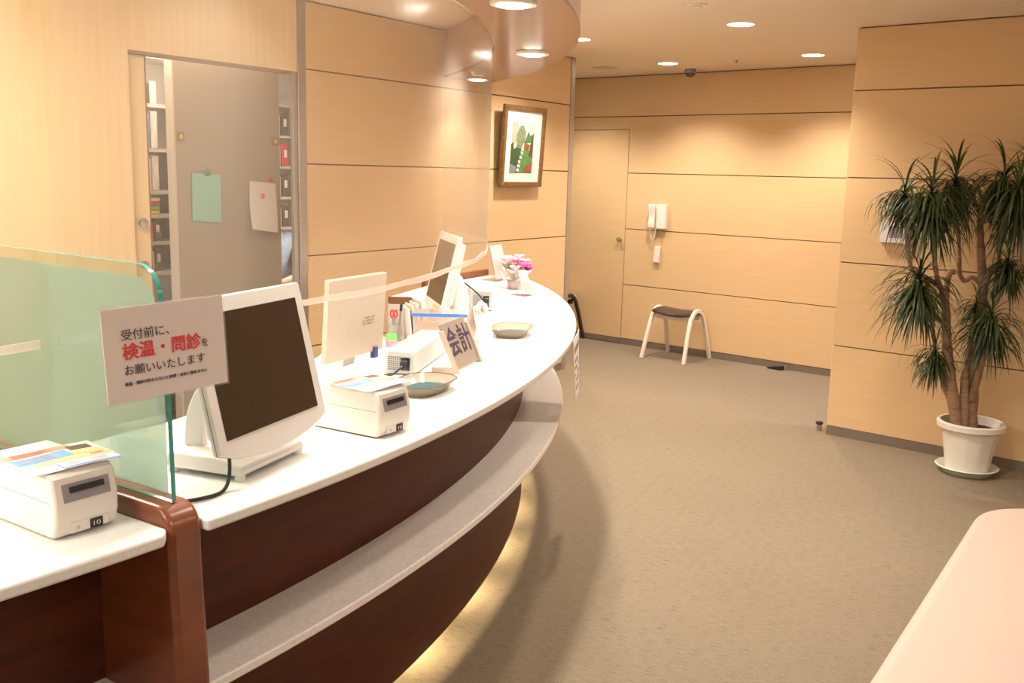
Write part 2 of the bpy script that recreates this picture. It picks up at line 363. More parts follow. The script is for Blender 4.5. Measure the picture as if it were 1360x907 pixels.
# ---------------------------------------------------------------- reception counter
C0 = Vector((-5.1, 4.73)); TH0 = -33.44
def P(r, th): return (r*cos(rad(th)), r*sin(rad(th)))
def arcpts(r, a, b, n): return [P(r, a+(b-a)*i/n) for i in range(n+1)]
rc = thing('reception_counter', 'long curved reception counter with white top, lower bag shelf and mahogany panels', 'counter', (C0.x,C0.y,0))
def arc_slab(r0, r1, z0, z1, a, b, n=48):
    mb = MB(); secs = []
    for i in range(n+1):
        th = a+(b-a)*i/n; p0 = P(r0,th); p1 = P(r1,th); secs.append([(p0[0],p0[1],z0),(p1[0],p1[1],z0),(p1[0],p1[1],z1),(p0[0],p0[1],z1)])
    return mb.strip(secs)
def wc(x, y): return (x-C0.x, y-C0.y)
DIV = .40   # half angle of divider
# worktop, right part, following the outer arc to the rounded far end
end = smooth([(*P(5.40,15.6),0),(.02-C0.x,6.315-C0.y,0),(-.06-C0.x,6.40-C0.y,0),(-.155-C0.x,6.425-C0.y,0)],4)
top = arcpts(5.40, TH0+DIV, 15.6, 70)+[(p.x,p.y) for p in end[1:]]+[wc(-.50,5.76),wc(-.66,5.19)]+[wc(-.40,5.175)]+arcpts(4.75, 4.9, TH0+DIV, 50)
obj('worktop', MB().prism(top, .905, .93), stone, rc, bevel=.006, seg=3)
topl = arcpts(5.40, TH0-DIV-.25, -84, 60)+arcpts(4.75, -84, TH0-DIV, 50)
topl = [P(5.375,TH0-DIV)]+topl
obj('worktop', MB().prism(topl, .905, .93), stone, rc, bevel=.006, seg=3)
LEDR = 4
for nm, a, b in (('r', TH0+DIV, 17.0), ('l', TH0-DIV, -84)):
    obj('upper_panel', arc_slab(5.12,5.16,.56,.905,a,b,60), wood, rc)
    obj('bag_shelf', arc_slab(5.0,5.35,.537,.56,a,b,60), shelf_m, rc, bevel=.004)
    obj('lower_panel', arc_slab(5.14,5.165,.07,.537,a,b,60), wood, rc)
    obj('plinth', arc_slab(4.86,4.88,0,.16,a,b,40), kick, rc)
    obj('carcass', arc_slab(4.80,5.12,.16,.535,a,b,40), wood, rc)
    obj('inner_panel', arc_slab(4.78,4.80,.16,.905,a,min(b,4.9),40), white_paint, rc)
    st = obj('light_strip', arc_slab(5.04,5.07,.132,.16,a,b,60), ring_m, rc)
    n = int(abs(b-a)/5.2)
    for i in range(n):
        th = a+(b-a)*(i+.5)/n; p = P(5.055, th)
        L_ = area('strip_lamp', (p[0],p[1],.130), .03, 1.15, (1,.80,.45), (0,0,rad(th)), sy=.24); L_.parent = rc
# divider : rounded wooden end panel that carries the glass
dv = bpy.data.objects.new('divider_panel', None)
Md = Matrix.Rotation(rad(TH0),4,'Z')
prof = [(4.2,0),(5.395,0),(5.405,.40),(5.398,.62),(5.386,.86)]
prof += [(5.386-.05+.05*cos(t), .915+.05*sin(t)) for t in [0,.3,.6,.9,1.2,1.5]]+[(4.2,.965)]
mb = MB(); mb.M = Md @ Matrix(((1,0,0,0),(0,0,-1,0),(0,1,0,0),(0,0,0,1))); mb.prism(prof, -.037, .037)
obj('divider_panel', mb, wood_edge, rc, bevel=.012, seg=3)
# far end panel with brown top edge, beside the white staff cabinet
e0, e1, e2 = Vector(wc(-.51,5.775)), Vector(wc(-.165,6.455)), None
dr = (e1-e0).normalized(); nr = Vector((-dr.y, dr.x))
a0 = e0-dr*.02
obj('end_panel', MB().prism([tuple(a0),tuple(e1),tuple(e1+nr*.03),tuple(a0+nr*.03)], 0, .965), wood_edge, rc, bevel=.004)
q0, q1, q2 = Vector(wc(-.40,5.18)), Vector(wc(-.655,5.195)), Vector(wc(-.505,5.755))
obj('staff_cabinet', MB().prism([tuple(q0),tuple(q1),tuple(q2),tuple(Vector(wc(-.2,6.35)))], 0, .904), white_paint, rc)
obj('cable_slot', MB().box(*(lambda p: (p[0],p[0]+.125,p[1],p[1]+.012))(wc(-.665,5.165)), .893,.9315), mat('slot_brown', (.20,.09,.04), .6), rc)
obj('desk', arc_slab(4.2,4.779,.705,.73,TH0+DIV,4.6,40), stone, rc, bevel=.003)
obj('desk', arc_slab(4.2,4.779,.705,.73,TH0-DIV,-84,40), stone, rc, bevel=.003)
obj('desk_riser', MB().prism([wc(-.66,5.155),wc(-.40,5.14),wc(-.40,5.158),wc(-.66,5.173)], .0, .892), mat('riser_grey_white',(.62,.58,.55),.5), rc)
# glass screen on the divider
gs = thing('glass_screen', 'green-edged glass screen with frosted film standing on the mahogany divider', 'glass screen', (C0.x,C0.y,0), TH0)
g = [(4.3,.966),(5.350,.966),(5.345,1.18),(5.332,1.36)]+[(5.272+.06*cos(t),1.355+.06*sin(t)) for t in (.3,.6,.9,1.2,1.5)]+[(4.3,1.425)]
mb = MB().prism_y(g, -.005, .005); mb.mi = [0,0]+[1]*(len(mb.f)-2)
obj('pane', mb, [glass_m, glass_edge], gs)
obj('frosted_film', MB().prism_y([(4.3,.975),(5.325,.975),(5.325,1.30),(5.300,1.36),(5.268,1.388),(4.3,1.403)], .0055,.0065), frost_m, gs)
# laminated notice hanging in front of the pane edge
nt = thing('notice_sign', 'white laminated notice in black and red characters on the glass screen edge', 'sign', (-.638,1.782,1.263), 49.2)
nt.rotation_euler = (rad(-1.3), rad(-2.1), rad(48.8))
W_, H_ = .242, .1715
obj('sheet', MB().box(-W_/2,W_/2,-.0006,.0006,-H_/2,H_/2), signp, nt)
obj('laminate', MB().box(-W_/2-.003,W_/2+.003,-.0012,.0012,-H_/2-.003,H_/2+.003), film('laminate', (.98,.97,.97), 1.0, .08, (.9,.85,.85), .05), nt)
yy = -.0018
def tx(s, x, z, size, mt, bold=0): text('lettering', s, size, mt, nt, T(x,yy,z) @ TXZ, bold)
tx('受付前に、', -.088, .028, .0215, dark)
tx('検温・問診', -.088, -.006, .0315, red, .0006)
tx('を', .068, -.006, .018, dark)
tx('お願いいたします', -.088, -.036, .0205, dark)
tx('検温・問診が終わらないと診療・会計に進めません', -.088, -.056, .0072, dark, .0001)
# ---------------------------------------------------------------- canopy over the counter
cn = thing('ceiling_canopy', 'curved reddish wood canopy hanging under the ceiling above the counter', 'canopy', (C0.x,C0.y,0))
def thend(r, d=2.77): return TH0-.36+degrees(acos(d/r)), TH0-.36-degrees(acos(d/r))
def arc_slab2(r0, r1, z0, z1, n=110):
    a0, b0 = thend(r0); a1, b1 = thend(r1); secs = []
    for i in range(n+1):
        t = i/n; p0 = P(r0, b0+(a0-b0)*t); p1 = P(r1, b1+(a1-b1)*t)
        secs.append([(p0[0],p0[1],z0),(p1[0],p1[1],z0),(p1[0],p1[1],z1),(p0[0],p0[1],z1)])
    return MB().strip(secs)
obj('soffit', arc_slab2(4.985,5.372,2.20,2.215), soffit_wood, cn)
obj('outer_fascia', arc_slab2(5.345,5.370,2.2151,2.499), fascia_m, cn)
obj('inner_fascia', arc_slab2(4.987,5.01,2.2151,2.499), fascia_m, cn)
for k, th in enumerate([21.2, 4.7, -11.8, -28.3, -44.8, -61.3, -77.8]):
    r = 5.185
    t = thing('canopy_downlight', '', 'ceiling light', (C0.x+r*cos(rad(th)), C0.y+r*sin(rad(th)), 2.2))
    t['label'] = ['recessed spotlight at the far tip of the wood canopy', 'bright recessed spotlight near the middle of the wood canopy', 'large bright spotlight at the top edge of the wood canopy'][k] if k < 3 else 'recessed spotlight in the canopy beyond the top edge'
    if k >= 3: t['group'] = 'canopy spotlights outside the picture'
    obj('trim_ring', MB().lathe([(.068,-.012),(.084,-.010),(.088,0),(.068,0)], 32), mat('canopy_ring',(.85,.78,.66),.3), t)
    obj('lens', MB().lathe([(.0005,-.020),(.045,-.017),(.055,-.010),(.067,-.004)], 32), lamp_m, t)
    spot((0,0,-.04), (7,68,68,32,18,14,14)[k], t, (1,.92,.81), 96 if k == 0 else 118, .6, .05)
# clear plastic sheet
def sheet(lo, hi, n, label):
    sh = thing('plastic_sheet', label, 'plastic sheet', (C0.x,C0.y,0), 0, 'splash curtains over the counter')
    secs = []; hs = []
    for i in range(n+1):
        th = lo+(hi-lo)*i/n
        zb = 1.226+.003*sin(th*.4)+.0015*sin(th*1.3)
        row = []
        for j in range(13):
            z = zb+(2.2-zb)*j/12
            wv = (.003*sin(th*.9+z*2)+.0012*sin(th*2.6+1+z*5)+.005*sin(z*4+th*.23))*(1-j/12)**.5
            p = P(4.972+wv, th); row.append((p[0],p[1],z))
        secs.append(row)
        r0 = row[0]; a = Vector((r0[0],r0[1],0)).normalized()*.003; hw = .014+.002*sin(th*1.1)
        hs.append([(r0[0]-a.x,r0[1]-a.y,zb-.004),(r0[0]+a.x,r0[1]+a.y,zb-.004),(r0[0]+a.x*1.2,r0[1]+a.y*1.2,zb+hw),(r0[0]-a.x*1.2,r0[1]-a.y*1.2,zb+hw)])
    obj('film', MB().strip(secs, False, False), sheet_m, sh, sharp=80)
    obj('hem', MB().strip(hs), hem_m, sh, sharp=80)
sheet(TH0+.3, 21.6, 100, 'clear vinyl splash curtain hanging from the canopy over the counter right of the glass screen')
sheet(-78, TH0-.3, 70, 'clear vinyl splash curtain left of the glass screen, at the left edge')
# ---------------------------------------------------------------- point of sale terminals
def terminal(label, loc, rotz):
    t = thing('touch_terminal', label, 'computer', loc, rotz)
    t['group'] = 'white touch screen terminals on the counter'
    b = MB().prism_x([(0,.010),(0,.028),(.05,.046),(.16,.050),(.195,.043),(.20,.010)], -.125, .125); obj('base', b, whitep, t, bevel=.008, seg=3)
    for x, y in ((-.112,.012),(.112,.012),(-.112,.185),(.112,.185)): obj('foot', MB().cyl((x,y,0),.012,.016,14), whitep, t)
    for x in (-.075,.045):
        pts = smooth([(x+.015,.165,.045),(x+.015,.158,.12),(x+.015,.125,.185),(x+.015,.075,.235)], 5); secs = []
        for i, p in enumerate(pts):
            k = .05-.02*i/len(pts)
            d = (pts[min(i+1,len(pts)-1)]-pts[max(i-1,0)]).normalized(); nrm = Vector((0,-d.z,d.y))*k/2
            secs.append([tuple(p+nrm+Vector((-.012,0,0))),tuple(p+nrm+Vector((.012,0,0))),tuple(p-nrm+Vector((.012,0,0))),tuple(p-nrm+Vector((-.012,0,0)))])
        obj('arm', MB().strip(secs), whitep, t, bevel=.004)
    Ms = T(-.02,.011,.239) @ Matrix.Rotation(rad(-13.06),4,'X')
    mb = MB(); mb.M = Ms
    out = [(-.200,.166),(.200,.166),(.206,.158),(.206,-.155)]+[(.206*cos(a)*1.0 if 0 else .206-.412*k/10, -.155-.034*sin(pi*k/10)**.8) for k, a in ((k,0) for k in range(1,10))]+[(-.206,-.155),(-.206,.158)]
    hd = obj('screen_housing', mb.prism_y(out, .0, .018), whitep, t, bevel=.004, seg=3)
    mb = MB(); mb.M = Ms; obj('rear_cover', mb.prism_y([(-.17,.14),(.17,.14),(.18,-.13),(-.18,-.13)], .018, .05), whitep, t, bevel=.012, seg=3)
    mb = MB(); mb.M = Ms; obj('display', mb.box(-.175,.175,-.0012,.004,-.131,.131), screen_m, t)
    mb = MB(); mb.M = Ms
    obj('seam', mb.prism_y([(x*1.003, z*1.003) for x, z in out], .0065, .0082), seam, t)
    return t
t1 = terminal('white touch screen terminal beside the glass screen, facing right, large dark display', (-.522,2.133,.93), 70)
t1.location = (-.530,2.130,.93)
mb = MB(); mb.tube(smooth([(-.135,.04,.13),(-.15,.01,.06),(-.185,-.005,.008),(-.25,.0,.005),(-.31,.05,.005)],6), .004, 8); obj('power_cable', mb, black, t1)
t2 = copy_tree(t1); t2.location = (-.324,4.228,.93); t2.rotation_euler = (0,0,rad(-75)); t2['label'] = 'white touch screen terminal seen side-on behind the blue-lidded box, partly behind the plastic sheet'
for c in list(t2.children):
    if c.name.startswith(('power_cable','arm')): bpy.data.objects.remove(c)
mb = MB(); mb.M = T(-.02,.011,.239) @ Matrix.Rotation(rad(-13.06),4,'X')
obj('sticker', mb.box(.02,.16,-.0015,.0,-.160,-.142), mat('orange_sticker',(.85,.50,.2),.5), t2, label='orange and white sticker under the display')
obj('stand', MB().prism_x([(.06,.045),(.13,.045),(.135,.12),(.10,.22),(.06,.24)], -.07, .03), whitep, t2, bevel=.015, seg=3)
mb = MB(); obj('power_cable', mb.tube(smooth([(.0,.10,.20),(.02,.19,.12),(.05,.215,.03),(.02,.22,.008),(-.06,.215,.006)],6), .003, 8), black, t2)
# display seen from behind
t = thing('desk_monitor', 'flat white monitor seen from behind, turned towards the staff desk', 'monitor', (-.546,3.361,.73), 65.2)
Mm = T(0,0,.363) @ Matrix.Rotation(rad(3.85),4,'X')
mb = MB(); mb.M = Mm; mb.box(-.175,.175,-.010,.012,-.142,.142); obj('rear_panel', mb, mat('warm_white_shell',(.50,.42,.34),.45), t, bevel=.004)
mb = MB(); mb.M = Mm; mb.box(-.165,.165,.0125,.0145,-.13,.13); obj('display', mb, screen_m, t)
obj('neck', MB().prism_x([(.075,.01),(.110,.01),(.050,.27),(.013,.25)], -.035,.035), whitep, t, bevel=.004)
obj('base', MB().lathe([(.0005,.012),(.075,.012),(.083,.004),(.083,0),(.0005,0)], 28, (0,.10,0)), whitep, t)
lb = MB(); lb.M = Mm
for r, c in ((0,9),(1,8),(2,7)):
    for k in range(c):
        if (k*7+r*3)%5 == 0: continue
        lb.box(.035+k*.0085,.035+k*.0085+.006,-.0108,-.0098,-.012-r*.011,-.006-r*.011)
obj('rating_label', lb, mat('grey_print',(.28,.26,.25),.6), t)
mb = MB(); mb.tube(smooth([(.11,-.0,.24),(.125,-.0,.215),(.12,.0,.17),(.13,.03,.08),(.12,.06,.006)],5), .004, 8); obj('video_cable', mb, black, t)
mb = MB(); mb.M = T(.12,.0,.22); mb.box(-.012,.012,-.01,.01,-.03,.02); obj('cable_plug', mb, mat('blue_plug',(.05,.05,.22),.4), t, bevel=.003)
# receipt printers
def printer(label, loc, rotz):
    t = thing('receipt_printer', label, 'printer', loc, rotz, 'ivory receipt printers on the counter')
    w = .064
    prof = [(0.010,.003),(0.000,.035),(0.0,.07),(.010,.112),(.022,.121),(.23,.121),(.23,.003)]
    obj('body', MB().prism_x(prof, -w, w), ivory, t, bevel=.007, seg=3)
    obj('lid', MB().prism_x([(.026,.1205),(.030,.1235),(.225,.1235),(.228,.1205)], -w+.004, w-.004), ivory2, t, bevel=.0012)
    sm = MB().box(-w-.0003,w+.0003,.012,.2303,.0695,.0705); obj('seam', sm, seam, t)
    pl = [( .0095,.098),(.0,.072)]
    mb = MB().add([(-.045,.0058,.101),(.047,.0058,.101),(.047,-.0016,.069),(-.045,-.0016,.069),(-.045,.015,.101),(.047,.015,.101),(.047,.010,.069),(-.045,.010,.069)],
        [(0,1,2,3),(7,6,5,4),(0,4,5,1),(1,5,6,2),(2,6,7,3),(3,7,4,0)]); sp = obj('slot_plate', mb, greyp, t)
    mb = MB().add([(-.032,.0031,.095),(.036,.0031,.095),(.036,.0000,.0845),(-.032,.0000,.0845),(-.030,.012,.093),(.034,.012,.093),(.034,.01,.083),(-.030,.01,.083)],
        [(0,1,2,3),(7,6,5,4),(0,4,5,1),(1,5,6,2),(2,6,7,3),(3,7,4,0)]); obj('paper_slot', mb, black, sp)
    pn = obj('switch_panel', MB().box(-.034,.042,.0012,.012,.008,.029), ivory2, t, bevel=.001, seg=1)
    obj('rocker_switch', MB().box(.004,.029,-.0012,.01,.009,.026), black, pn, bevel=.0008, seg=1)
    text('switch_marks', 'I O', .011, paper, pn, T(.009,-.0016,.0135) @ TXZ)
    obj('status_ring', MB().box(-.022,-.016,.0002,.008,.014,.020), mat('grey_button',(.5,.48,.46),.4), pn, bevel=.001)
    return t
pr1 = printer('ivory receipt printer left of the glass screen, in the bottom left corner', (-.765,1.702,.93), 56)
pr2 = copy_tree(pr1); pr2.location = (-.292,2.428,.93); pr2.rotation_euler = (0,0,rad(59)); pr2['label'] = 'ivory receipt printer between the large terminal and the near tray'
def leaflet(label, p, rotz, dz=.1238):
    t = thing('leaflet', label, 'leaflet', (p.location.x,p.location.y,p.location.z+dz), rotz, 'coloured leaflets lying on the printers')
    def sheet(x0,x1,y0,y1,z): 
        mb = MB(); n = 8; secs = []
        for i in range(n+1):
            x = x0+(x1-x0)*i/n; zz = lambda y: z+.0015*sin((x+.02)*40)+max(0,(x-.05))*.05
            secs.append([(x,y0,zz(y0)),(x,y1,zz(y1)),(x,y1,zz(y1)+.0006),(x,y0,zz(y0)+.0006)])
        return mb.strip(secs)
    obj('backing', sheet(-.085,.085,.015,.165,.0012), mat('leaflet_white',(.82,.80,.80),.3), t)
    for nm, m_, a in (('orange_band',orange,(-.085,.04,.135,.160)),('dark_photo',brownp,(.03,.072,.118,.146)),('blue_band',lblue,(-.082,.02,.085,.128)),
                 ('cream_band',cream,(-.06,.082,.060,.083)),('cream_band',cream,(.022,.08,.086,.114)),('red_band',red,(.045,.07,.070,.076)),('blue_frame',mat('blue_frame',(.25,.32,.72),.4),(-.03,.083,.017,.050)),
                 ('text_band',mat('pale_panel',(.86,.86,.92),.4),(-.026,.079,.024,.047))):
        z = .0020 if nm not in ('red_band','text_band') else .0023
        obj(nm, sheet(*a, z), m_, t)
    ln = MB()
    for k in range(3): ln.box(-.075,-.0+.01*k,.094+.01*k,.096+.01*k,.0033,.0036)
    for k in range(3): ln.box(-.015,.06,.028+.006*k,.0293+.006*k,.0042,.0046)
    for k in range(3): ln.box(-.07,.02,.138+.006*k,.140+.006*k,.0030,.0042)
    obj('print_lines', ln, mat('salmon_print',(.85,.35,.28),.5), t)
    return t
lf1 = leaflet('colourful leaflet lying on the left printer', pr1, 50)
lf2 = leaflet('colourful leaflet lying on the printer beside the near tray', pr2, 55)
# coin changer style boxes
def steel_box(label, loc, rotz, w, h, ln_):
    t = thing('power_unit', label, 'electronic unit', loc, rotz, 'white units with metal rear plates')
    obj('casing', MB().box(-w/2,w/2,.001,ln_,.004,h), unit_m, t, bevel=.002)
    pl = obj('rear_plate', MB().box(-w/2+.006,w/2-.006,-.001,.004,.007,h-.005), metal, t)
    vt = MB()
    for r in range(7):
        for c in range(6):
            vt.box(-w/2+.012+c*.0075,-w/2+.012+c*.0075+.0045,-.0016,.0,h*.22+r*h*.085,h*.22+r*h*.085+h*.045)
    obj('vent_holes', vt, black, pl)
    for x, z in ((-w/2+.01,.011),(w/2-.01,.011),(-w/2+.01,h-.01),(w/2-.01,h-.01)): obj('screw', MB().box(x-.002,x+.002,-.002,0,z-.002,z+.002), ring_m, pl)
    obj('socket', MB().box(.004,.034,-.003,.001,h*.2,h*.75), black, pl, bevel=.001)
    pg = obj('plug', MB().box(.008,.030,-.028,-.003,h*.28,h*.66), black, t, bevel=.003)
    obj('power_cable', MB().tube(smooth([(.019,-.028,h*.45),(.012,-.045,h*.38),(-.01,-.05,h*.14),(-.04,-.045,.006)],5), .0035, 8), black, t)
    for x in (-w/2+.012,w/2-.012):
        for y in (.02,ln_-.02): obj('foot', MB().cyl((x,y,0),.006,.005,8), black, t)
    return t
steel_box('long white unit with metal rear plate and plug, nearest of the two', (-.368,3.168,.93), -9.6, .102, .080, .455)
steel_box('white box unit with metal rear plate beside the side-on terminal', (-.150,4.715,.93), 6, .108, .100, .37)
# 会計 plate sign
t = thing('cashier_sign', 'greige acrylic plate sign with violet characters, leaning on two brackets', 'sign', (-.150,3.325,.93), 73)
Mp = T(0,0,0) @ Matrix.Rotation(rad(-23),4,'X')
mb = MB(); mb.M = Mp; obj('plate', mb.box(-.114,.114,-.004,.004,.008,.172), cardm, t, bevel=.001)
text('lettering', '会計', .108, purple, t, Mp @ T(-.108,-.0048,.062) @ TXZ, .0016)
for s in (-1,1):
    x0, x1 = (-.124,-.114) if s < 0 else (.114,.124)
    br = obj('bracket', MB().prism_x([(-.012,0),(.085,0),(.085,.016),(.008,.016),(.064,.14),(.048,.14)], x0-.004, x1+.004), cardlight, t, bevel=.001)
# tent card
t = thing('tent_card', 'white folded tent card with small floral print, behind the plate sign', 'card', (-.100,3.845,.93), 70)
topz = .158
out = [(-.075,0),(.075,0),(.075,topz-.012),(.05,topz-.004),(.03,topz+.008),(.0,topz+.006),(-.03,topz-.004),(-.075,topz-.012)]
mb = MB(); mb.M = Matrix.Rotation(rad(-13),4,'X'); obj('front_leaf', mb.prism_y(out, -.0006,.0006), mat('tent_white',(.66,.61,.58),.6), t)
mb = MB(); mb.M = T(0,.086,0) @ Matrix.Rotation(rad(16),4,'X'); obj('rear_leaf', mb.prism_y([(-.075,0),(.075,0),(.075,.15),(-.075,.15)], -.0006,.0006), mat('cream_card',(.78,.62,.5),.6), t)
fl = MB(); fm = [mat('gold_print',(.55,.35,.12),.5), mat('grey_green_print',(.25,.30,.24),.5), red]
for k in range(26):
    fl.m = k % 3; x = -.065+random.random()*.12; z = .115+random.random()*.03; r = .004+.004*random.random()
    fl.M = Matrix.Rotation(rad(-13),4,'X') @ T(x,-.0011,z) @ Matrix.Rotation(rad(90),4,'X'); fl.cyl((0,0,0), r if fl.m < 2 else .003, .0004, 8)
obj('floral_print', fl, fm, t)
# trays
def tray(label, loc, rotz):
    t = thing('payment_tray', label, 'tray', loc, rotz, 'smoked payment trays on the counter')
    def ell(a, b, z, n=40, p=3.0):
        return [(a*abs(cos(q))**(2/p)*(1 if cos(q)>=0 else -1), b*abs(sin(q))**(2/p)*(1 if sin(q)>=0 else -1), z) for q in [2*pi*i/n for i in range(n)]]
    body = MB().strip([ell(.092,.058,.0), ell(.094,.060,.004), ell(.118,.080,.032), ell(.123,.085,.034), ell(.120,.082,.035), ell(.114,.077,.033), ell(.090,.057,.005)])
    obj('dish', body, tray_m, t, sharp=60)
    obj('rim', MB().strip([ell(.122,.084,.0335), ell(.124,.086,.0345), ell(.122,.084,.0362), ell(.119,.081,.0358), ell(.122,.084,.0335)], False), tray_rim, t)
    obj('rubber_mat', MB().strip([ell(.092,.058,.0055), ell(.092,.058,.0100)]), teal, t)
    obj('base', MB().strip([ell(.091,.057,.0005), ell(.093,.059,.004)]), mat('dark_base',(.08,.07,.06),.3), t)
    return t
tray('smoked payment tray with teal mat next to the middle printer', (-.268,2.937,.93), 68)
tray('smoked payment tray with teal mat beside the white tent card', (-.002,4.03,.93), 78)
# blue lidded clear container
t = thing('storage_box', 'clear plastic storage box with thin blue lid holding small brown and white items', 'box', (-.285,3.985,.93), 2)
b = MB(); b.box(-.118,.118,-.075,.075,0,.002); b.box(-.118,.118,-.075,-.073,.002,.092); b.box(-.118,.118,.073,.075,.002,.092); b.box(-.118,-.116,-.073,.073,.002,.092); b.box(.116,.118,-.073,.073,.002,.092)
obj('tub', b, boxclear, t)
obj('lid', MB().box(-.125,.125,-.078,.08,.092,.099), boxclear, t, bevel=.002)
obj('lid_clasp', MB().box(-.127,.127,-.083,-.078,.088,.101), blue, t, bevel=.001, label='thin blue clasp along the front of the lid')
tag(obj('brown_packet', MB().box(-.395,-.31,3.93,4.0,.933,.985), mat('kraft_brown',(.50,.26,.14),.7)), 'brown packet inside the blue-lidded box', 'packet')
tag(obj('paper_bundle', MB().prism_y([(-.29,.933),(-.19,.933),(-.21,.962),(-.245,.972),(-.27,.955)], 3.93, 4.02), paper), 'white paper bundle inside the blue-lidded box', 'paper')
# desk clutter left of the riser
def cyl_thing(name, label, cat, loc, segs, group=None):
    t = thing(name, label, cat, loc, 0, group)
    for nm, r, z0, z1, m_ in segs: obj(nm, MB().cyl((0,0,z0), r, z1-z0, 20), m_, t)
    return t
tag(obj('tape_roll', MB().lathe([(.012,0),(.027,0),(.027,.032),(.012,.032),(.012,0)],24), pink), 'pink roll of tape under the green one', 'tape').location = (-.60,4.80,.73)
tag(obj('tape_roll', MB().lathe([(.012,0),(.027,0),(.027,.03),(.012,.03),(.012,0)],24), green), 'green roll of tape on top of the pink one', 'tape').location = (-.60,4.80,.7621)
t = thing('pen_cup', 'clear pen cup behind the tape rolls', 'cup', (-.600,4.96,.73))
obj('cup', MB().lathe([(.030,0),(.034,.085),(.032,.085),(.028,.003),(.0005,.003)], 20), boxclear, t)
sc = thing('scissors', 'red-handled scissors standing in the pen cup', 'scissors', (-.608,4.955,.736), 15)
for s in (-1,1):
    lp = [(s*.009+.008*cos(a), 0, .135+.019*sin(a)) for a in [2*pi*i/14 for i in range(14)]]; lp += lp[:2]
    obj('handle_loop', MB().tube(lp, .0045, 8), redp, sc)
    obj('blade', MB().prism_y([(s*.002,.0),(s*.006,.02),(s*.010,.115),(-s*.002,.115)], -.001, .001), metal, sc)
pn = thing('black_marker', 'black marker pen standing in the pen cup', 'pen', (-.590,4.972,.735), 0); 
mb = MB(); mb.M = Matrix.Rotation(rad(6),4,'Y'); obj('barrel', mb.cyl((0,0,0),.006,.15,10), greyp, pn); mb = MB(); mb.M = Matrix.Rotation(rad(6),4,'Y'); obj('cap', mb.cyl((0,0,.15),.0072,.035,10), black, pn)
pn = thing('ballpoint_pen', 'black pen leaning against the grey riser', 'pen', (-.655,5.06,.731), 0)
mb = MB(); mb.M = Matrix.Rotation(rad(-9),4,'X'); obj('barrel', mb.cyl((0,0,0.01),.0045,.17,10), mat('grey_barrel',(.35,.33,.33),.4), pn); mb = MB(); mb.M = Matrix.Rotation(rad(-9),4,'X'); obj('tip', mb.lathe([(.0005,0),(.0045,.012)],10), black, pn)
for k, (x, y, hh, ang, m_) in enumerate([(-.535,4.98,.175,10,paper),(-.512,4.98,.19,10,mat('cream_paper',(.82,.74,.58),.7)),(-.489,4.98,.20,10,paper),(-.464,4.98,.215,10,ivory)]):
    f_ = thing('file_folder', ['thin white folder, leftmost of the folders leaning on the desk','cream folder leaning between white ones on the desk','white folder right of the cream one','thick white folder, rightmost of the leaning row'][k], 'folder', (x,y,.7305), 20)
    mb = MB(); mb.M = Matrix.Rotation(rad(ang-16),4,'Y'); obj('cover', mb.box(-.004,.004 if k < 3 else .02,-.08,.08,0.001,hh), m_, f_); 
t = thing('card_case', 'small light blue and clear case on the staff desk', 'case', (-.49,4.80,.73), 0)
obj('case', MB().box(-.03,.03,-.02,.02,0,.055), mat('aqua_case',(.35,.68,.78),.3), t, bevel=.003); obj('label', MB().box(-.025,.025,-.0205,-.02,.030,.040), mat('dark_teal',(.05,.12,.15),.5), t)
# flowers and holders at the far end
def holder(label, loc, rotz, w, h, tilt):
    t = thing('brochure_holder', label, 'holder', loc, rotz)
    Mh = Matrix.Rotation(rad(-tilt),4,'X')
    mb = MB(); mb.M = Mh; obj('back', mb.box(-w/2,w/2,0,.003,0.0,h), acryl, t)
    mb = MB(); mb.M = Mh; obj('pocket', mb.box(-w/2,w/2,-.03,-.027,.01,h*.55), acryl, t)
    obj('foot', MB().box(-w/2,w/2,-.03,.10,0,.003), acryl, t)
    mb = MB(); mb.M = Mh; obj('brochure', mb.box(-w/2+.01,w/2-.01,-.02,-.017,.01,h*.94), mat('pale_brochure',(.55,.50,.50),.5), t)
    mb = MB(); mb.M = Mh; obj('brochure_print', mb.box(-.015,.02,-.0215,-.02,h*.5,h*.57), mat('mint_print',(.3,.55,.48),.5), t)
    return t
holder('clear acrylic brochure stand at the far left end of the counter', (-.085,6.10,.93), 62, .17, .235, 14)
holder('clear acrylic card stand in front of the pink flowers', (.075,5.36,.93), 58, .10, .15, 22)
fx, fy = .0, 5.66
t = thing('flower_bouquet', 'pink flower arrangement wrapped in cellophane on the far counter end', 'flowers', (fx,fy,.93))
secs = []
for j, (r, z) in enumerate(((.035,0),(.045,.02),(.06,.06),(.09,.12))):
    secs.append([(r*(1+.12*sin(5*a)*(j/3))*cos(a), r*(1+.12*sin(5*a)*(j/3))*sin(a), z+(.015*sin(3*a) if j == 3 else 0)) for a in [2*pi*i/30 for i in range(30)]])
obj('wrapping', MB().strip(secs, False), cello, t)
obj('pot', MB().lathe([(.0005,0.001),(.030,.001),(.038,.05),(.034,.05),(.0005,.045)], 20), mat('grey_pot',(.30,.28,.27),.5), t)
random.seed(3)
for k in range(22):
    a = k*2.4; rr = .02+.06*((k*.37)%1); c = Vector((rr*1.15*cos(a), rr*1.15*sin(a), .085+.10*random.random()))
    mt_ = (petal, petal3, petal, petal2, petal3)[k%5]
    fb = MB()
    for q in range(7):
        b_ = 2*pi*q/7+k; fb.M = T(*c) @ Matrix.Rotation(b_,4,'Z') @ Matrix.Rotation(rad(-35),4,'Y') ; fb.ball((.019,0,0), .018, 8, 1.1, .75, .4)
    fb.M = T(*c); fb.ball((0,0,.004), .008, 8)
    obj('blossom', fb, mt_, t)
    obj('stem', MB().tube([(0,0,.04), tuple(c*.6+Vector((0,0,.02))), tuple(c)], .002, 5), stemg, t)
lfm = MB()
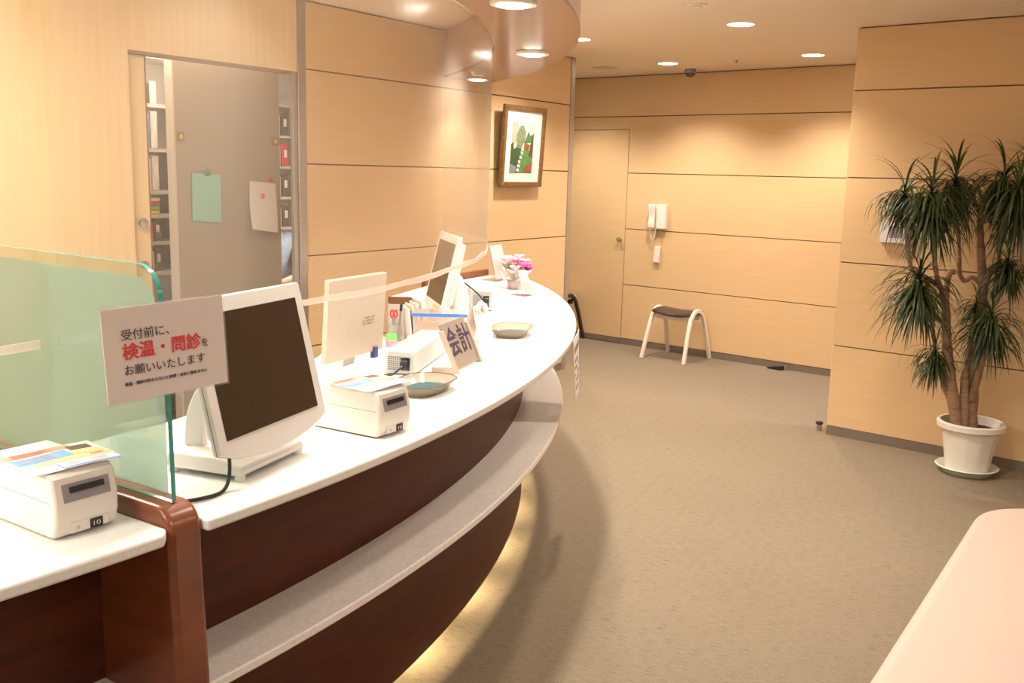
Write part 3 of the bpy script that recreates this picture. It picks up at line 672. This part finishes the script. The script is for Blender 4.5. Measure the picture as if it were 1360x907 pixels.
for k in range(9):
    a = k*.7; lfm.M = Matrix.Rotation(a,4,'Z'); lfm.strip([[(.01,-.004,.06),(.01,.004,.06)],[(.05,-.012,.12),(.05,.012,.12)],[(.085,-.001,.16),(.085,.001,.16)]], False, False)
obj('leaves', lfm, stemg, t)
# flyer hanging from the counter edge
t = thing('hanging_flyer', 'white flyer with dark print taped to the counter edge, seen nearly edge-on', 'flyer', (.254,4.0,0))
q = [(.0,.0,.915),(.044,.33,.915),(.054,.34,.63),(.020,.02,.65)]
def lerp(u, v, d=0):
    a = Vector(q[0]).lerp(Vector(q[1]),u); b_ = Vector(q[3]).lerp(Vector(q[2]),u); p = a.lerp(b_,v); return (p.x+d,p.y-d*.2,p.z)
def patch(u0,u1,v0,v1,d): return [[lerp(u0+(u1-u0)*i/4, v0, d),lerp(u0+(u1-u0)*i/4, v1, d),lerp(u0+(u1-u0)*i/4, v1, d+.0008),lerp(u0+(u1-u0)*i/4, v0, d+.0008)] for i in range(5)]
obj('sheet', MB().strip(patch(0,1,0,1,.0)), paper, t)
fp = MB()
fp.strip(patch(.12,.88,.14,.24,.0012)); 
for k in range(5):
    for c in range(4): 
        if (k+c)%4 != 3: fp.strip(patch(.12+.19*c,.26+.19*c,.34+.11*k,.39+.11*k,.0012))
obj('print', fp, mat('grey_violet_print',(.22,.18,.2),.6), t)
# ---------------------------------------------------------------- framed picture
t = thing('framed_picture', 'gold framed picture of a green garden path hanging on the veneer wall', 'picture', (0,0,0))
pmx = Matrix.Rotation(rad(AZ),4,'Z'); s0 = -.807
base = Vector(WL)+Vector((.556*s0, .831*s0, 0)); t.location = (base.x+.831*.026, base.y-.556*.026, 1.497); t.rotation_euler = (rad(3.2),0,rad(AZ))
w_, h_ = .272, .578
fr = MB(); fw = .034
fr.prism_y([(-w_,0),(w_,0),(w_-fw,fw),(-w_+fw,fw)], -.03, 0); fr.prism_y([(-w_,h_),(w_,h_),(w_-fw,h_-fw),(-w_+fw,h_-fw)], -.03, 0)
fr.prism_y([(-w_,0),(-w_+fw,fw),(-w_+fw,h_-fw),(-w_,h_)], -.03, 0); fr.prism_y([(w_,0),(w_-fw,fw),(w_-fw,h_-fw),(w_,h_)], -.03, 0)
obj('frame', fr, gold, t, bevel=.004)
obj('backing', MB().box(-w_+.01,w_-.01,-.004,.002,.01,h_-.01), dark_wood, t)
obj('mount', MB().box(-w_+fw,w_-fw,-.012,-.005,fw,h_-fw), matboard, t)
pic = bpy.data.objects.new('print', None)
pw, z0, z1 = .150, .098, .468
base_p = obj('print', MB().box(-pw-.02,pw+.004,-.0128,-.012,z0,z1), mat('pale_sky',(.72,.66,.58),.6), t)
def blob(nm, pts, m_, k):
    obj(nm, MB().prism_y([(-.008+x*pw, z0+z*(z1-z0)) for x, z in pts], -.0128-.0003*(k+1), -.0126), m_, base_p, flat=True)
gA = mat('grass',(.11,.27,.07),.6, noise=((60,60,60),.4)); gB = mat('hedge',(.05,.10,.04),.6, noise=((70,70,70),.5)); gC = mat('tree',(.22,.27,.15),.6, noise=((70,70,70),.5)); gD = mat('terracotta',(.30,.10,.05),.6, noise=((60,60,60),.3)); gE = mat('pink_wall',(.55,.40,.32),.6, noise=((50,50,50),.2))
blob('wall_shape', [(-.95,.5),(-.5,.6),(-.45,.98),(-.95,.98)], gE, 0)
blob('lawn', [(-.9,0),(.95,0),(.95,.35),(.3,.55),(0,.5),(-.2,.3)], gA, 1)
blob('hedge', [(-.98,.0),(-.35,.0),(-.2,.3),(-.05,.5),(-.4,.55),(-.7,.45),(-.8,.6),(-.98,.55)], gB, 2)
blob('tree', [(-.5,.5),(-.1,.48),(.2,.62),(.25,.8),(.0,.93),(-.35,.9),(-.55,.72)], gC, 3)
blob('shrub', [(.15,.58),(.8,.6),(.85,.78),(.65,.72),(.5,.82),(.3,.7)], mat('bright_shrub',(.07,.22,.08),.6, noise=((60,60,60),.4)), 4)
blob('roof', [(.1,.5),(.55,.42),(.7,.55),(.2,.6)], gD, 5)
blob('cypress', [(.6,.35),(.95,.3),(.95,.8),(.8,.7)], mat('brown_trunk',(.12,.07,.05),.6), 6)
blob('red_bush', [(.15,.02),(.95,.02),(.95,.24),(.7,.2),(.4,.14)], gD, 7)
blob('pond', [(-.98,.0),(-.5,.0),(-.45,.12),(-.95,.18)], mat('blue_grey',(.22,.24,.30),.6), 8)
for k, (x, z) in enumerate([(-.3,.06),(-.25,.14),(-.2,.22),(-.1,.31),(0,.39),(.05,.46),(.08,.52)]):
    r = .11-.01*k; blob('stepping_stone', [(x-r,z-.02),(x+r,z-.03),(x+r,z+.015),(x,z+.03),(x-r,z+.02)], paper, 9)
# ---------------------------------------------------------------- far wall fittings
def on_far(s, off, z): 
    c_, s_ = cos(rad(FZ)), sin(rad(FZ)); return (1.07+c_*s-s_*-(-off)*1.0 if 0 else 1.07+c_*s+s_*off, 9.25+s_*s-c_*off, z)
t = thing('wall_phone', 'white intercom phone with handset mounted on the far wall', 'phone', on_far(.335,0,1.235), FZ)
obj('body', MB().box(-.02,.085,-.045,-.001,-.115,.105), ivory, t, bevel=.008, seg=3)
mb = MB(); mb.prism_x([(-.04,-.11),(-.075,-.11),(-.082,-.06),(-.07,-.03),(-.07,.03),(-.082,.06),(-.078,.108),(-.04,.108)], -.082,-.022); obj('handset', mb, mat('pinkish_white',(.84,.74,.68),.35), t, bevel=.008, seg=3)
obj('cradle', MB().box(-.075,-.03,-.04,-.001,-.08,.08), ivory2, t, bevel=.003)
cc = []
for i in range(120):
    u = i/119; a = u*pi; bx, bz = -.045+.028*cos(a+pi), -.115-.10*sin(a); cc.append((bx+.006*cos(i*1.3), -.04+.006*sin(i*1.3), bz))
obj('coiled_cord', MB().tube(cc, .0028, 5), mat('cord_white',(.82,.76,.70),.5), t)
t = thing('wall_remote', 'small white remote hanging under the intercom phone', 'remote', on_far(.335,0,.885), FZ)
mb = MB(); mb.M = Matrix.Rotation(rad(6),4,'Y'); obj('body', mb.box(-.03,.03,-.032,-.006,-.075,.075), mat('pinkish_white',(.84,.74,.68),.35), t, bevel=.006)
obj('holder', MB().box(-.033,.025,-.028,-.001,-.078,-.03), ivory2, t, bevel=.003)
obj('thin_cable', MB().tube([(.012,-.004,.06),(.012,-.004,.16),(.01,-.004,.235)], .0015, 5), ivory2, t)
t = thing('wall_control', 'white control box with dark display on the veneer wall behind the plant', 'control panel', (2.02+.765*.33, 6.08-.644*.33, 1.30), FZ)
obj('housing', MB().box(-.085,.085,-.035,-.001,-.06,.06), mat('control_white',(.78,.74,.74),.4), t, bevel=.003)
obj('display', MB().box(-.03,.05,-.037,-.034,-.03,.04), greyp, t)
obj('side', MB().box(-.0865,-.085,-.033,-.002,-.058,.058), mat('control_side',(.25,.23,.27),.5), t)
t = thing('door_stop', 'black door stop on the carpet against the far baseboard', 'door stop', on_far(1.62,.05,0), FZ)
obj('wedge', MB().prism_y([(-.10,0),(.03,0),(.03,.035),(-.10,.012)], -.025,.025), black, t, bevel=.002); obj('post', MB().cyl((.055,0,0),.012,.045,12), metal, t)
t = thing('floor_stop', 'small metal floor stop with dark rubber cap at the plant wall corner', 'door stop', (2.005,6.17,0))
obj('post', MB().cyl((0,0,0),.016,.04,14), metal, t); obj('cap', MB().lathe([(.0005,.056),(.022,.056),(.024,.048),(.02,.04),(.0005,.04)],16), black, t)
# ---------------------------------------------------------------- stools
def stool(label, loc, rotz, legm, seatm, railm):
    t = thing('bentwood_stool', label, 'stool', loc, rotz)
    for s in (-1,1):
        x = s*.195
        for sy in (-1,1):
            pts = [(x+s*.02, sy*.225, .0), (x+s*.006, sy*.150, .26), (x, sy*.105, .38)]
            pts += [(x, sy*.085*cos(a)+0*sy, .385+.058*sin(a)) for a in [rad(d) for d in (15,35,55,75,90)]]
            P_ = [Vector(p) for p in pts]; secs = []
            for i, p in enumerate(P_):
                d = (P_[min(i+1,len(P_)-1)]-P_[max(i-1,0)]).normalized(); nrm = Vector((0,-d.z,d.y)); wd = .012+.004*min(1,i/3)
                ex = Vector((.016,0,0)); secs.append([tuple(p+nrm*wd-ex),tuple(p+nrm*wd+ex),tuple(p-nrm*wd+ex),tuple(p-nrm*wd-ex)])
            obj('leg', MB().strip(secs), legm, t, bevel=.004)
    for sy in (-1,1): obj('rail', MB().prism_y([(-.18,.352),(.18,.352),(.18,.405),(-.18,.405)], sy*.075-.008, sy*.075+.008), railm, t, bevel=.003)
    secs = []; 
    for i in range(13):
        x = -.185+.37*i/12; dip = .022*(1-(x/.185)**2); wd = .155-.02*(x/.185)**2
        secs.append([(x,-wd,.412-dip*.4),(x,-wd*.6,.402-dip),(x,wd*.6,.402-dip),(x,wd,.412-dip*.4),(x,wd*.9,.437-dip*.6),(x,wd*.4,.448-dip*.5),(x,-wd*.4,.448-dip*.5),(x,-wd*.9,.437-dip*.6)])
    obj('seat', MB().strip(secs), seatm, t, bevel=.005)
    return t
stool('whitewashed bentwood stool with dark brown leather seat under the wall phone', (1.46,8.585,0), FZ, white_wood, dleather, white_wood)
stool('dark-legged stool with pale seat, mostly hidden behind the aluminium post', (.392,9.50,0), FZ, dark_wood, white_wood, dark_wood)
# ---------------------------------------------------------------- bench in the foreground
t = thing('leather_bench', 'large cream leather bench filling the bottom right corner', 'bench', (0,0,0))
def rounded(poly, r, n=6):
    out = []; k = len(poly)
    for i in range(k):
        p = Vector(poly[i]); a = (Vector(poly[i-1])-p).normalized(); b = (Vector(poly[(i+1)%k])-p).normalized()
        for j in range(n+1):
            u = j/n; q0 = p+a*r; q1 = p+b*r; out.append(tuple(q0.lerp(p,u).lerp(p.lerp(q1,u),u)))
    return out
bp_ = [(.42,1.515),(3.4,1.515),(3.4,3.60),(1.755,3.49)]
obj('seat_cushion', MB().prism(rounded(bp_, .13), .20, .42), leather, t, bevel=.035, seg=5)
obj('base', MB().prism([(.50,1.56),(3.35,1.56),(3.35,3.52),(1.78,3.42)], .06, .20), leather, t)
for x, y in ((.7,1.65),(3.25,1.65),(3.25,3.4),(1.85,3.33)): obj('foot', MB().cyl((x,y,0),.025,.06,14), dark_wood, t)
# ---------------------------------------------------------------- plant
pl = thing('potted_dracaena', 'tall potted dracaena with twisted stems and drooping green leaves by the veneer wall', 'plant', (2.57,5.31,0))
ox, oy = 2.57, 5.31
pot = MB(); secs = []
for r, z in ((.112,.022),(.150,.255),(.158,.262),(.176,.262),(.178,.290),(.170,.298),(.158,.296),(.150,.25),(.10,.235)):
    fl = 12; secs.append([(r*(1-(.02 if z < .256 and r > .11 else 0)*abs(sin(a*fl/2)))*cos(a), r*(1-(.02 if z < .256 and r > .11 else 0)*abs(sin(a*fl/2)))*sin(a), z) for a in [2*pi*i/72 for i in range(72)]])
po = obj('pot', MB().strip(secs), pot_m, pl, sharp=25)
obj('saucer', MB().lathe([(.0005,.002),(.125,.002),(.155,.035),(.166,.040),(.160,.045),(.148,.036),(.118,.010),(.0005,.010)], 48), saucer_m, pl)
obj('soil', MB().lathe([(.0005,.266),(.08,.262),(.147,.250)], 32), soil, pl)
ROS=[(2.06,5.25,1.503),(2.163,5.15,1.518),(2.371,5.36,1.584),(2.58,5.26,1.6),(2.584,5.1,1.53),(2.738,5.20,1.62),(2.163,5.2,1.059),(2.34,5.33,.652),(2.543,5.15,.871),(2.643,5.24,1.161),(2.541,5.34,.924)]
BR=[[(2.493,5.3,.247),(2.413,5.28,.552),(2.381,5.3,.758),(2.358,5.3,.944),(2.315,5.28,1.036)],[(2.358,5.3,.944),(2.354,5.3,1.068),(2.365,5.3,1.121),(2.389,5.3,1.126)],
[(2.571,5.33,.246),(2.562,5.34,.541),(2.573,5.35,.796),(2.576,5.35,1.006),(2.546,5.35,1.211),(2.507,5.33,1.415)],
[(2.579,5.35,1.055),(2.594,5.33,1.132),(2.658,5.3,1.166),(2.669,5.2,1.159),(2.654,5.12,1.214),(2.624,5.1,1.39),(2.592,5.1,1.505)],
[(2.632,5.31,1.155),(2.598,5.28,1.339),(2.58,5.26,1.578)],[(2.549,5.35,1.067),(2.514,5.36,1.093),(2.48,5.37,1.072),(2.447,5.37,1.113),(2.437,5.37,1.205)],
[(2.448,5.37,1.101),(2.425,5.37,1.287),(2.371,5.36,1.572)],[(2.315,5.28,1.036),(2.243,5.2,1.137),(2.179,5.15,1.377),(2.167,5.15,1.501)],
[(2.315,5.28,1.036),(2.216,5.25,1.098),(2.144,5.25,1.129),(2.106,5.25,1.229),(2.066,5.25,1.488)],[(2.368,5.3,.841),(2.277,5.25,.887),(2.187,5.2,.974),(2.168,5.2,1.042)],
[(2.456,5.3,.378),(2.408,5.33,.494),(2.362,5.33,.619)],[(2.552,5.3,.423),(2.543,5.2,.655),(2.547,5.15,.848)],[(2.585,5.35,.838),(2.63,5.3,.968),(2.641,5.25,1.147)],
[(2.526,5.3,.248),(2.506,5.3,.507),(2.52,5.33,.625),(2.54,5.34,.893)]]
RAD=[(.034,.016),(.016,.016),(.044,.016),(.022,.012),(.012,.010),(.012,.012),(.010,.010),(.014,.010),(.012,.010),(.012,.010),(.020,.010),(.022,.010),(.012,.010),(.030,.010)]
for b_, (ra, rb) in zip(BR, RAD):
    pts = [Vector(p)-Vector((ox,oy,0)) for p in smooth(b_, 6)]; k = len(pts)
    rs = [(ra+(rb-ra)*i/(k-1))*(1+.07*sin(i*2.1)) for i in range(k)]
    obj('stem', MB().tube(pts, rs, 12), bark, pl)
for p, r in (((2.507,5.33,1.415),.017),((2.389,5.3,1.126),.017),((2.437,5.37,1.205),.0125)):
    obj('cut_end', MB().ball((p[0]-ox,p[1]-oy,p[2]), r, 10, 1,1,.5), cutbark, pl)
random.seed(11)
def leaf_geo(mb, az, elev, ln_, wd, droop):
    """strap leaf from the origin; starts at elevation, falls by droop"""
    n = 7; p = Vector((0,0,0)); d = Vector((cos(elev),0,sin(elev))); secs = []
    for i in range(n+1):
        t = i/n; ww = wd*(.55+.9*t if t < .35 else 1.0*(1-((t-.35)/.65)**1.7))+.0006
        secs.append([(p.x,-ww,p.z+ww*.25),(p.x,0,p.z),(p.x,ww,p.z+ww*.25)])
        e = elev-droop*(t**.9); p = p+Vector((cos(e),0,sin(e)))*ln_/n
    mb.strip(secs, False, False)
protos = []
for k in range(8):
    mb = MB(); leaf_geo(mb, 0, rad(65-k*9), .27+.02*(k%3), .0058, rad(70+k*12))
    me = bpy.data.meshes.new('leaf'); me.from_pydata(mb.v, [], mb.f); me.materials.append(leaf_m if k%3 else leaf_m2); me.shade_smooth(); protos.append(me)
for i, (x, y, z) in enumerate(ROS):
    c = Vector((x-ox,y-oy,z)); big = 1.0 if i < 7 else .85
    if i == 10: big = .55
    # underside skirt of hanging leaves, merged
    st = MB(); long_ = (.75,1.35,1.0,.9,1.1,1.0,1.15,.7,1.0,.75,.5)[i]
    WN = Vector((.644,.765,0)); cd = (Vector((x,y,0))-Vector((2.02,6.08,0))).dot(WN)
    cnt = int(190*long_)
    for q in range(cnt):
        az = random.random()*2*pi; h_ = -.13*random.random()**1.2*long_+.03; el = rad(random.uniform(-60,50))
        L_ = random.uniform(.19,.31)*min(1.15,long_); st.M = T(*(c+Vector((0,0,h_)))) @ Matrix.Rotation(az,4,'Z')
        leaf_geo(st, 0, el, L_, .0052, rad(random.uniform(60,95))+el*.9)
    vs = []
    for v in st.v:
        d_ = (Vector((v[0]+ox,v[1]+oy,0))-Vector((2.02,6.08,0))).dot(WN)
        if d_ > -.012: v = (v[0]-WN.x*(d_+.012), v[1]-WN.y*(d_+.012), v[2])
        vs.append(v)
    st.v = vs
    cr = obj('leaf_skirt', st, leaf_m, pl, kind='stuff', sharp=80)
    nL = 26 if i < 7 else 18
    for q in range(nL):
        az = q*2.399+i; me = protos[(q*5+i)%8] if q > 5 else protos[q%2]
        if q > 1 and cd + .30*big*(cos(az)*WN.x+sin(az)*WN.y) > -.02: az += pi
        o = bpy.data.objects.new('leaf', me); COL.objects.link(o); o.parent = pl
        o.location = c+Vector((0,0,.02+.03*(1-q/nL)))
        tilt = rad(-22 if q < 4 else random.uniform(-10,12)); s_ = big*random.uniform(.85,1.12)
        o.rotation_euler = (0, tilt, az); o.scale = (s_,)*3
# ---------------------------------------------------------------- staff room contents
def on_left(s, off, z): return (WL[0]+.556*s-.831*off, WL[1]+.831*s+.556*off, z)
pt = thing('grey_partition', 'tall grey steel partition panel standing in the doorway behind the counter', 'partition', on_left(-3.2,.30,0), AZ)
obj('panel', MB().box(-.362,.362,0,.06,.02,2.3), grey_cab, pt, bevel=.002)
obj('edge_trim', MB().box(-.372,-.362,.0,.06,.02,2.3), cab_edge, pt)
for x in (-.33,.325):
    l = obj('label_holder', MB().box(x-.022,x+.022,-.004,0,1.715,1.765), brass, pt); obj('label_card', MB().box(x-.008,x+.012,-.005,-.004,1.73,1.752), mat('yellow_card',(.7,.6,.35),.6), l)
for x in (-.33,.33): obj('foot', MB().box(x-.02,x+.02,-.0,.06,0,.02), black, pt)
t = thing('mint_note', 'mint green paper hanging on the grey partition', 'paper', on_left(-3.2,.295,0), AZ)
obj('sheet', MB().prism_y([(-.275,1.30),(-.08,1.285),(-.082,1.545),(-.27,1.555)], -.003,-.001), mint, t)
obj('magnet', MB().ball((-.175,-.010,1.555), .018, 10,1,.5,1), mat('green_magnet',(.1,.4,.3),.4), t)
t = thing('white_note', 'curled white note hanging crooked on the grey partition', 'paper', on_left(-3.2,.295,0), AZ)
n = 8; secs = []
for i in range(n+1):
    v = i/n; x0 = .125-.03*v; yb = -.003-.05*v*v
    secs.append([(x0,yb,1.515-.27*v),(x0+.19,yb-.015*sin(pi*v),1.50-.28*v),(x0+.19,yb-.015*sin(pi*v)+.001,1.50-.28*v),(x0,yb+.001,1.515-.27*v)])
obj('sheet', MB().strip(secs), paper, t)
obj('magnet', MB().ball((.205,-.012,1.43), .018, 10,1,.5,1), pink, t); obj('magnet', MB().ball((.275,-.008,1.525), .013, 10,1,.5,1), red, t)
def shelf_unit(label, s, off, w, levels, depth=.3, hgt=2.2):
    t = thing('bookcase', label, 'bookcase', on_left(s,off,0), AZ)
    for x in (0,w): obj('side_panel', MB().box(x-.01,x+.01,0,depth,0,hgt), cab_edge, t)
    obj('back_panel', MB().box(0,w,depth-.01,depth,0,hgt), cab_edge, t)
    for z in levels: obj('shelf', MB().box(.01,w-.01,0,depth-.01,z-.02,z), cab_edge, t)
    return t
shelf_unit('pale steel bookcase left behind the grey partition', -4.1, .62, .95, [.1,.55,.80,1.0,1.17,1.32,1.45,1.68,1.92,2.18])
shelf_unit('pale steel bookcase behind the seated person in the staff room', -1.9, 2.1, 1.2, [.1,.5,.85,1.1,1.35,1.6,1.85,2.1])
def binder(s, off, z, w, h, m_, label, rot=0, dp=.2, group='files and binders in the staff room bookcases'):
    t = thing('binder', label, 'binder', on_left(s,off,z+.0005), AZ, group)
    mb = MB(); mb.M = Matrix.Rotation(rad(rot),4,'Y'); obj('cover', mb.box(-w/2,w/2,0,dp,0 if not rot else .01,h), m_, t, bevel=.002)
    mb = MB(); mb.M = Matrix.Rotation(rad(rot),4,'Y'); obj('spine_label', mb.box(-w*.25,w*.25,-.001,0,h*.4,h*.75), paper, t)
wb = mat('white_binder',(.78,.74,.72),.5); bb_ = mat('blue_binder',(.25,.36,.62),.5)
rows = [(1.921,.12,[redp,brownp,wb]),(1.681,.20,[wb,bb_,wb]),(1.451,.19,[green,wb,wb]),(1.171,.12,[brownp,redp,brownp]),(1.001,.13,[wb,wb,brownp])]
names = {redp:'red',brownp:'brown',wb:'white',bb_:'blue',green:'green',yellow:'yellow'}
lvl = ['top','second','third','fourth','fifth']; ORD = ['leftmost','second','third','fourth','rightmost']
for ri, (z, h_, ms) in enumerate(rows):
    for q in range(5):
        m_ = ms[(q+1)%3]; x = -3.64+q*.05
        binder(x, .64, z, .042, h_-.015*(q%2), m_, f'{names[m_]} binder, {ORD[q]} on the {lvl[ri]} visible shelf left of the grey partition')
for q, (m_, z) in enumerate(((yellow,1.3215),(green,1.345),(redp,1.369),(wb,1.392))):
    t = thing('file_folder', ['yellow','green','red','white'][q]+' file lying flat in the left bookcase', 'folder', on_left(-3.62,.64,z), AZ); obj('cover', MB().box(-.2,.2,0,.22,0,.02), m_, t, bevel=.002)
for li, z in enumerate((1.101,1.351,1.601,1.851)):
    for q in range(5):
        m_ = [brownp,wb,redp,wb,brownp,wb][(q+li*2)%6]
        binder(-1.42+.085*q, 2.13, z, .06, .16+.02*(q%3), m_, f'{names[m_]} binder, {ORD[q]} on the {lvl[3-li]} shelf of the bookcase behind the seated person')
area('staff_room_panel_light', on_left(-3.4,1.2,2.49), .9, 88, (1,.95,.88), sy=.9)
area('staff_room_panel_light', on_left(-5.4,.9,2.49), .9, 12, (1,.95,.88), sy=.9)
# seated staff member, mostly hidden
ps = thing('person', 'person in grey-blue patterned shirt seated beyond the doorway, only an arm visible', 'person', on_left(-1.90,1.18,0), AZ)
def skin(name, verts, edges, radii, m_, root=0, sub=2):
    me = bpy.data.meshes.new(name); me.from_pydata(verts, edges, []); me.materials.append(m_)
    o = bpy.data.objects.new(name, me); COL.objects.link(o); o.parent = ps
    md = o.modifiers.new('skin', 'SKIN'); md.use_smooth_shade = True
    for i, r in enumerate(radii): me.skin_vertices[0].data[i].radius = (r, r)
    me.skin_vertices[0].data[root].use_root = True
    s_ = o.modifiers.new('sub', 'SUBSURF'); s_.levels = sub; s_.render_levels = sub; return o
V = [(.0,.0,.50),(-.03,0,.68),(-.08,0,.88),(-.16,0,1.06),(-.24,0,1.14),(-.29,0,1.24),(-.31,0,1.33),   # pelvis..head
     (-.14,-.17,1.08),(-.06,-.22,.86),(-.30,-.20,.80),(-.40,-.19,.80),
     (-.14,.17,1.08),(-.08,.22,.86),(-.30,.20,.80),(-.40,.19,.80),
     (-.08,-.10,.48),(-.46,-.11,.50),(-.44,-.11,.10),(-.54,-.11,.05),(-.08,.10,.48),(-.46,.11,.50),(-.44,.11,.10),(-.54,.11,.05)]
E_ = [(0,1),(1,2),(2,3),(3,4),(4,5),(5,6),(3,7),(7,8),(8,9),(9,10),(3,11),(11,12),(12,13),(13,14),(0,15),(15,16),(16,17),(17,18),(0,19),(19,20),(20,21),(21,22)]
Rd = [.10,.10,.10,.09,.05,.09,.085,.045,.045,.034,.028,.045,.045,.034,.028,.09,.065,.045,.04,.09,.065,.045,.04]
skin('body', V, E_, Rd, skin_m)
skin('shirt', [V[0],V[1],V[2],V[3],V[7],(-.072,-.214,.895),V[11],(-.09,.212,.90)], [(0,1),(1,2),(2,3),(3,4),(4,5),(3,6),(6,7)], [.17,.17,.19,.19,.105,.08,.105,.08], shirt)
skin('trousers', [V[0],V[15],V[16],V[17],V[19],V[20],V[21]], [(0,1),(1,2),(2,3),(0,4),(4,5),(5,6)], [.16,.10,.075,.055,.10,.075,.055], trousers)
hr = MB().ball((-.285,0,1.345), .105, 16, 1,.92,1.05); obj('hair', hr, hair_m, ps)
fc = MB().ball((-.335,0,1.31), .078, 14, .9,.85,1.2).ball((-.412,0,1.30),.014,8); obj('face', fc, skin_m, ps)
ey = MB().ball((-.398,-.028,1.325),.009,8).ball((-.398,.028,1.325),.009,8); obj('eyes', ey, black, ps)
obj('mouth', MB().ball((-.396,0,1.262),.014,8,.4,1,.3), red, ps)
for s in (-1,1):
    for q in range(4):
        y = s*.195+(-.024+.016*q); L_ = (.06,.07,.066,.052)[q]
        obj('finger', MB().tube(smooth([(-.40,y*.99,.80),(-.40-L_*.6,y,.798),(-.40-L_,y,.785)],3), [.010]*4+[.009]*2+[.007], 8), skin_m, ps)
    obj('thumb', MB().tube([(-.37,s*.195-s*.02,.80),(-.40,s*.195-s*.045,.795),(-.42,s*.195-s*.05,.785)], [.012,.010,.008], 8), skin_m, ps)
ch = thing('office_chair', 'dark office chair under the seated person in the staff room', 'chair', on_left(-1.88,1.18,0), AZ)
obj('seat', MB().box(-.24,.22,-.23,.23,.36,.42), trousers, ch, bevel=.02)
obj('backrest', MB().box(.21,.25,-.2,.2,.5,.85), trousers, ch, bevel=.015)
obj('column', MB().cyl((0,0,.08),.03,.29,12), black, ch)
obj('back_support', MB().box(.19,.23,-.03,.03,.38,.55), black, ch)
for k in range(5):
    a = k*2*pi/5; obj('leg', MB().tube([(0,0,.10),(.27*cos(a),.27*sin(a),.05)], .018, 8), black, ch); obj('caster', MB().ball((.27*cos(a),.27*sin(a),.026), .026, 8), black, ch)
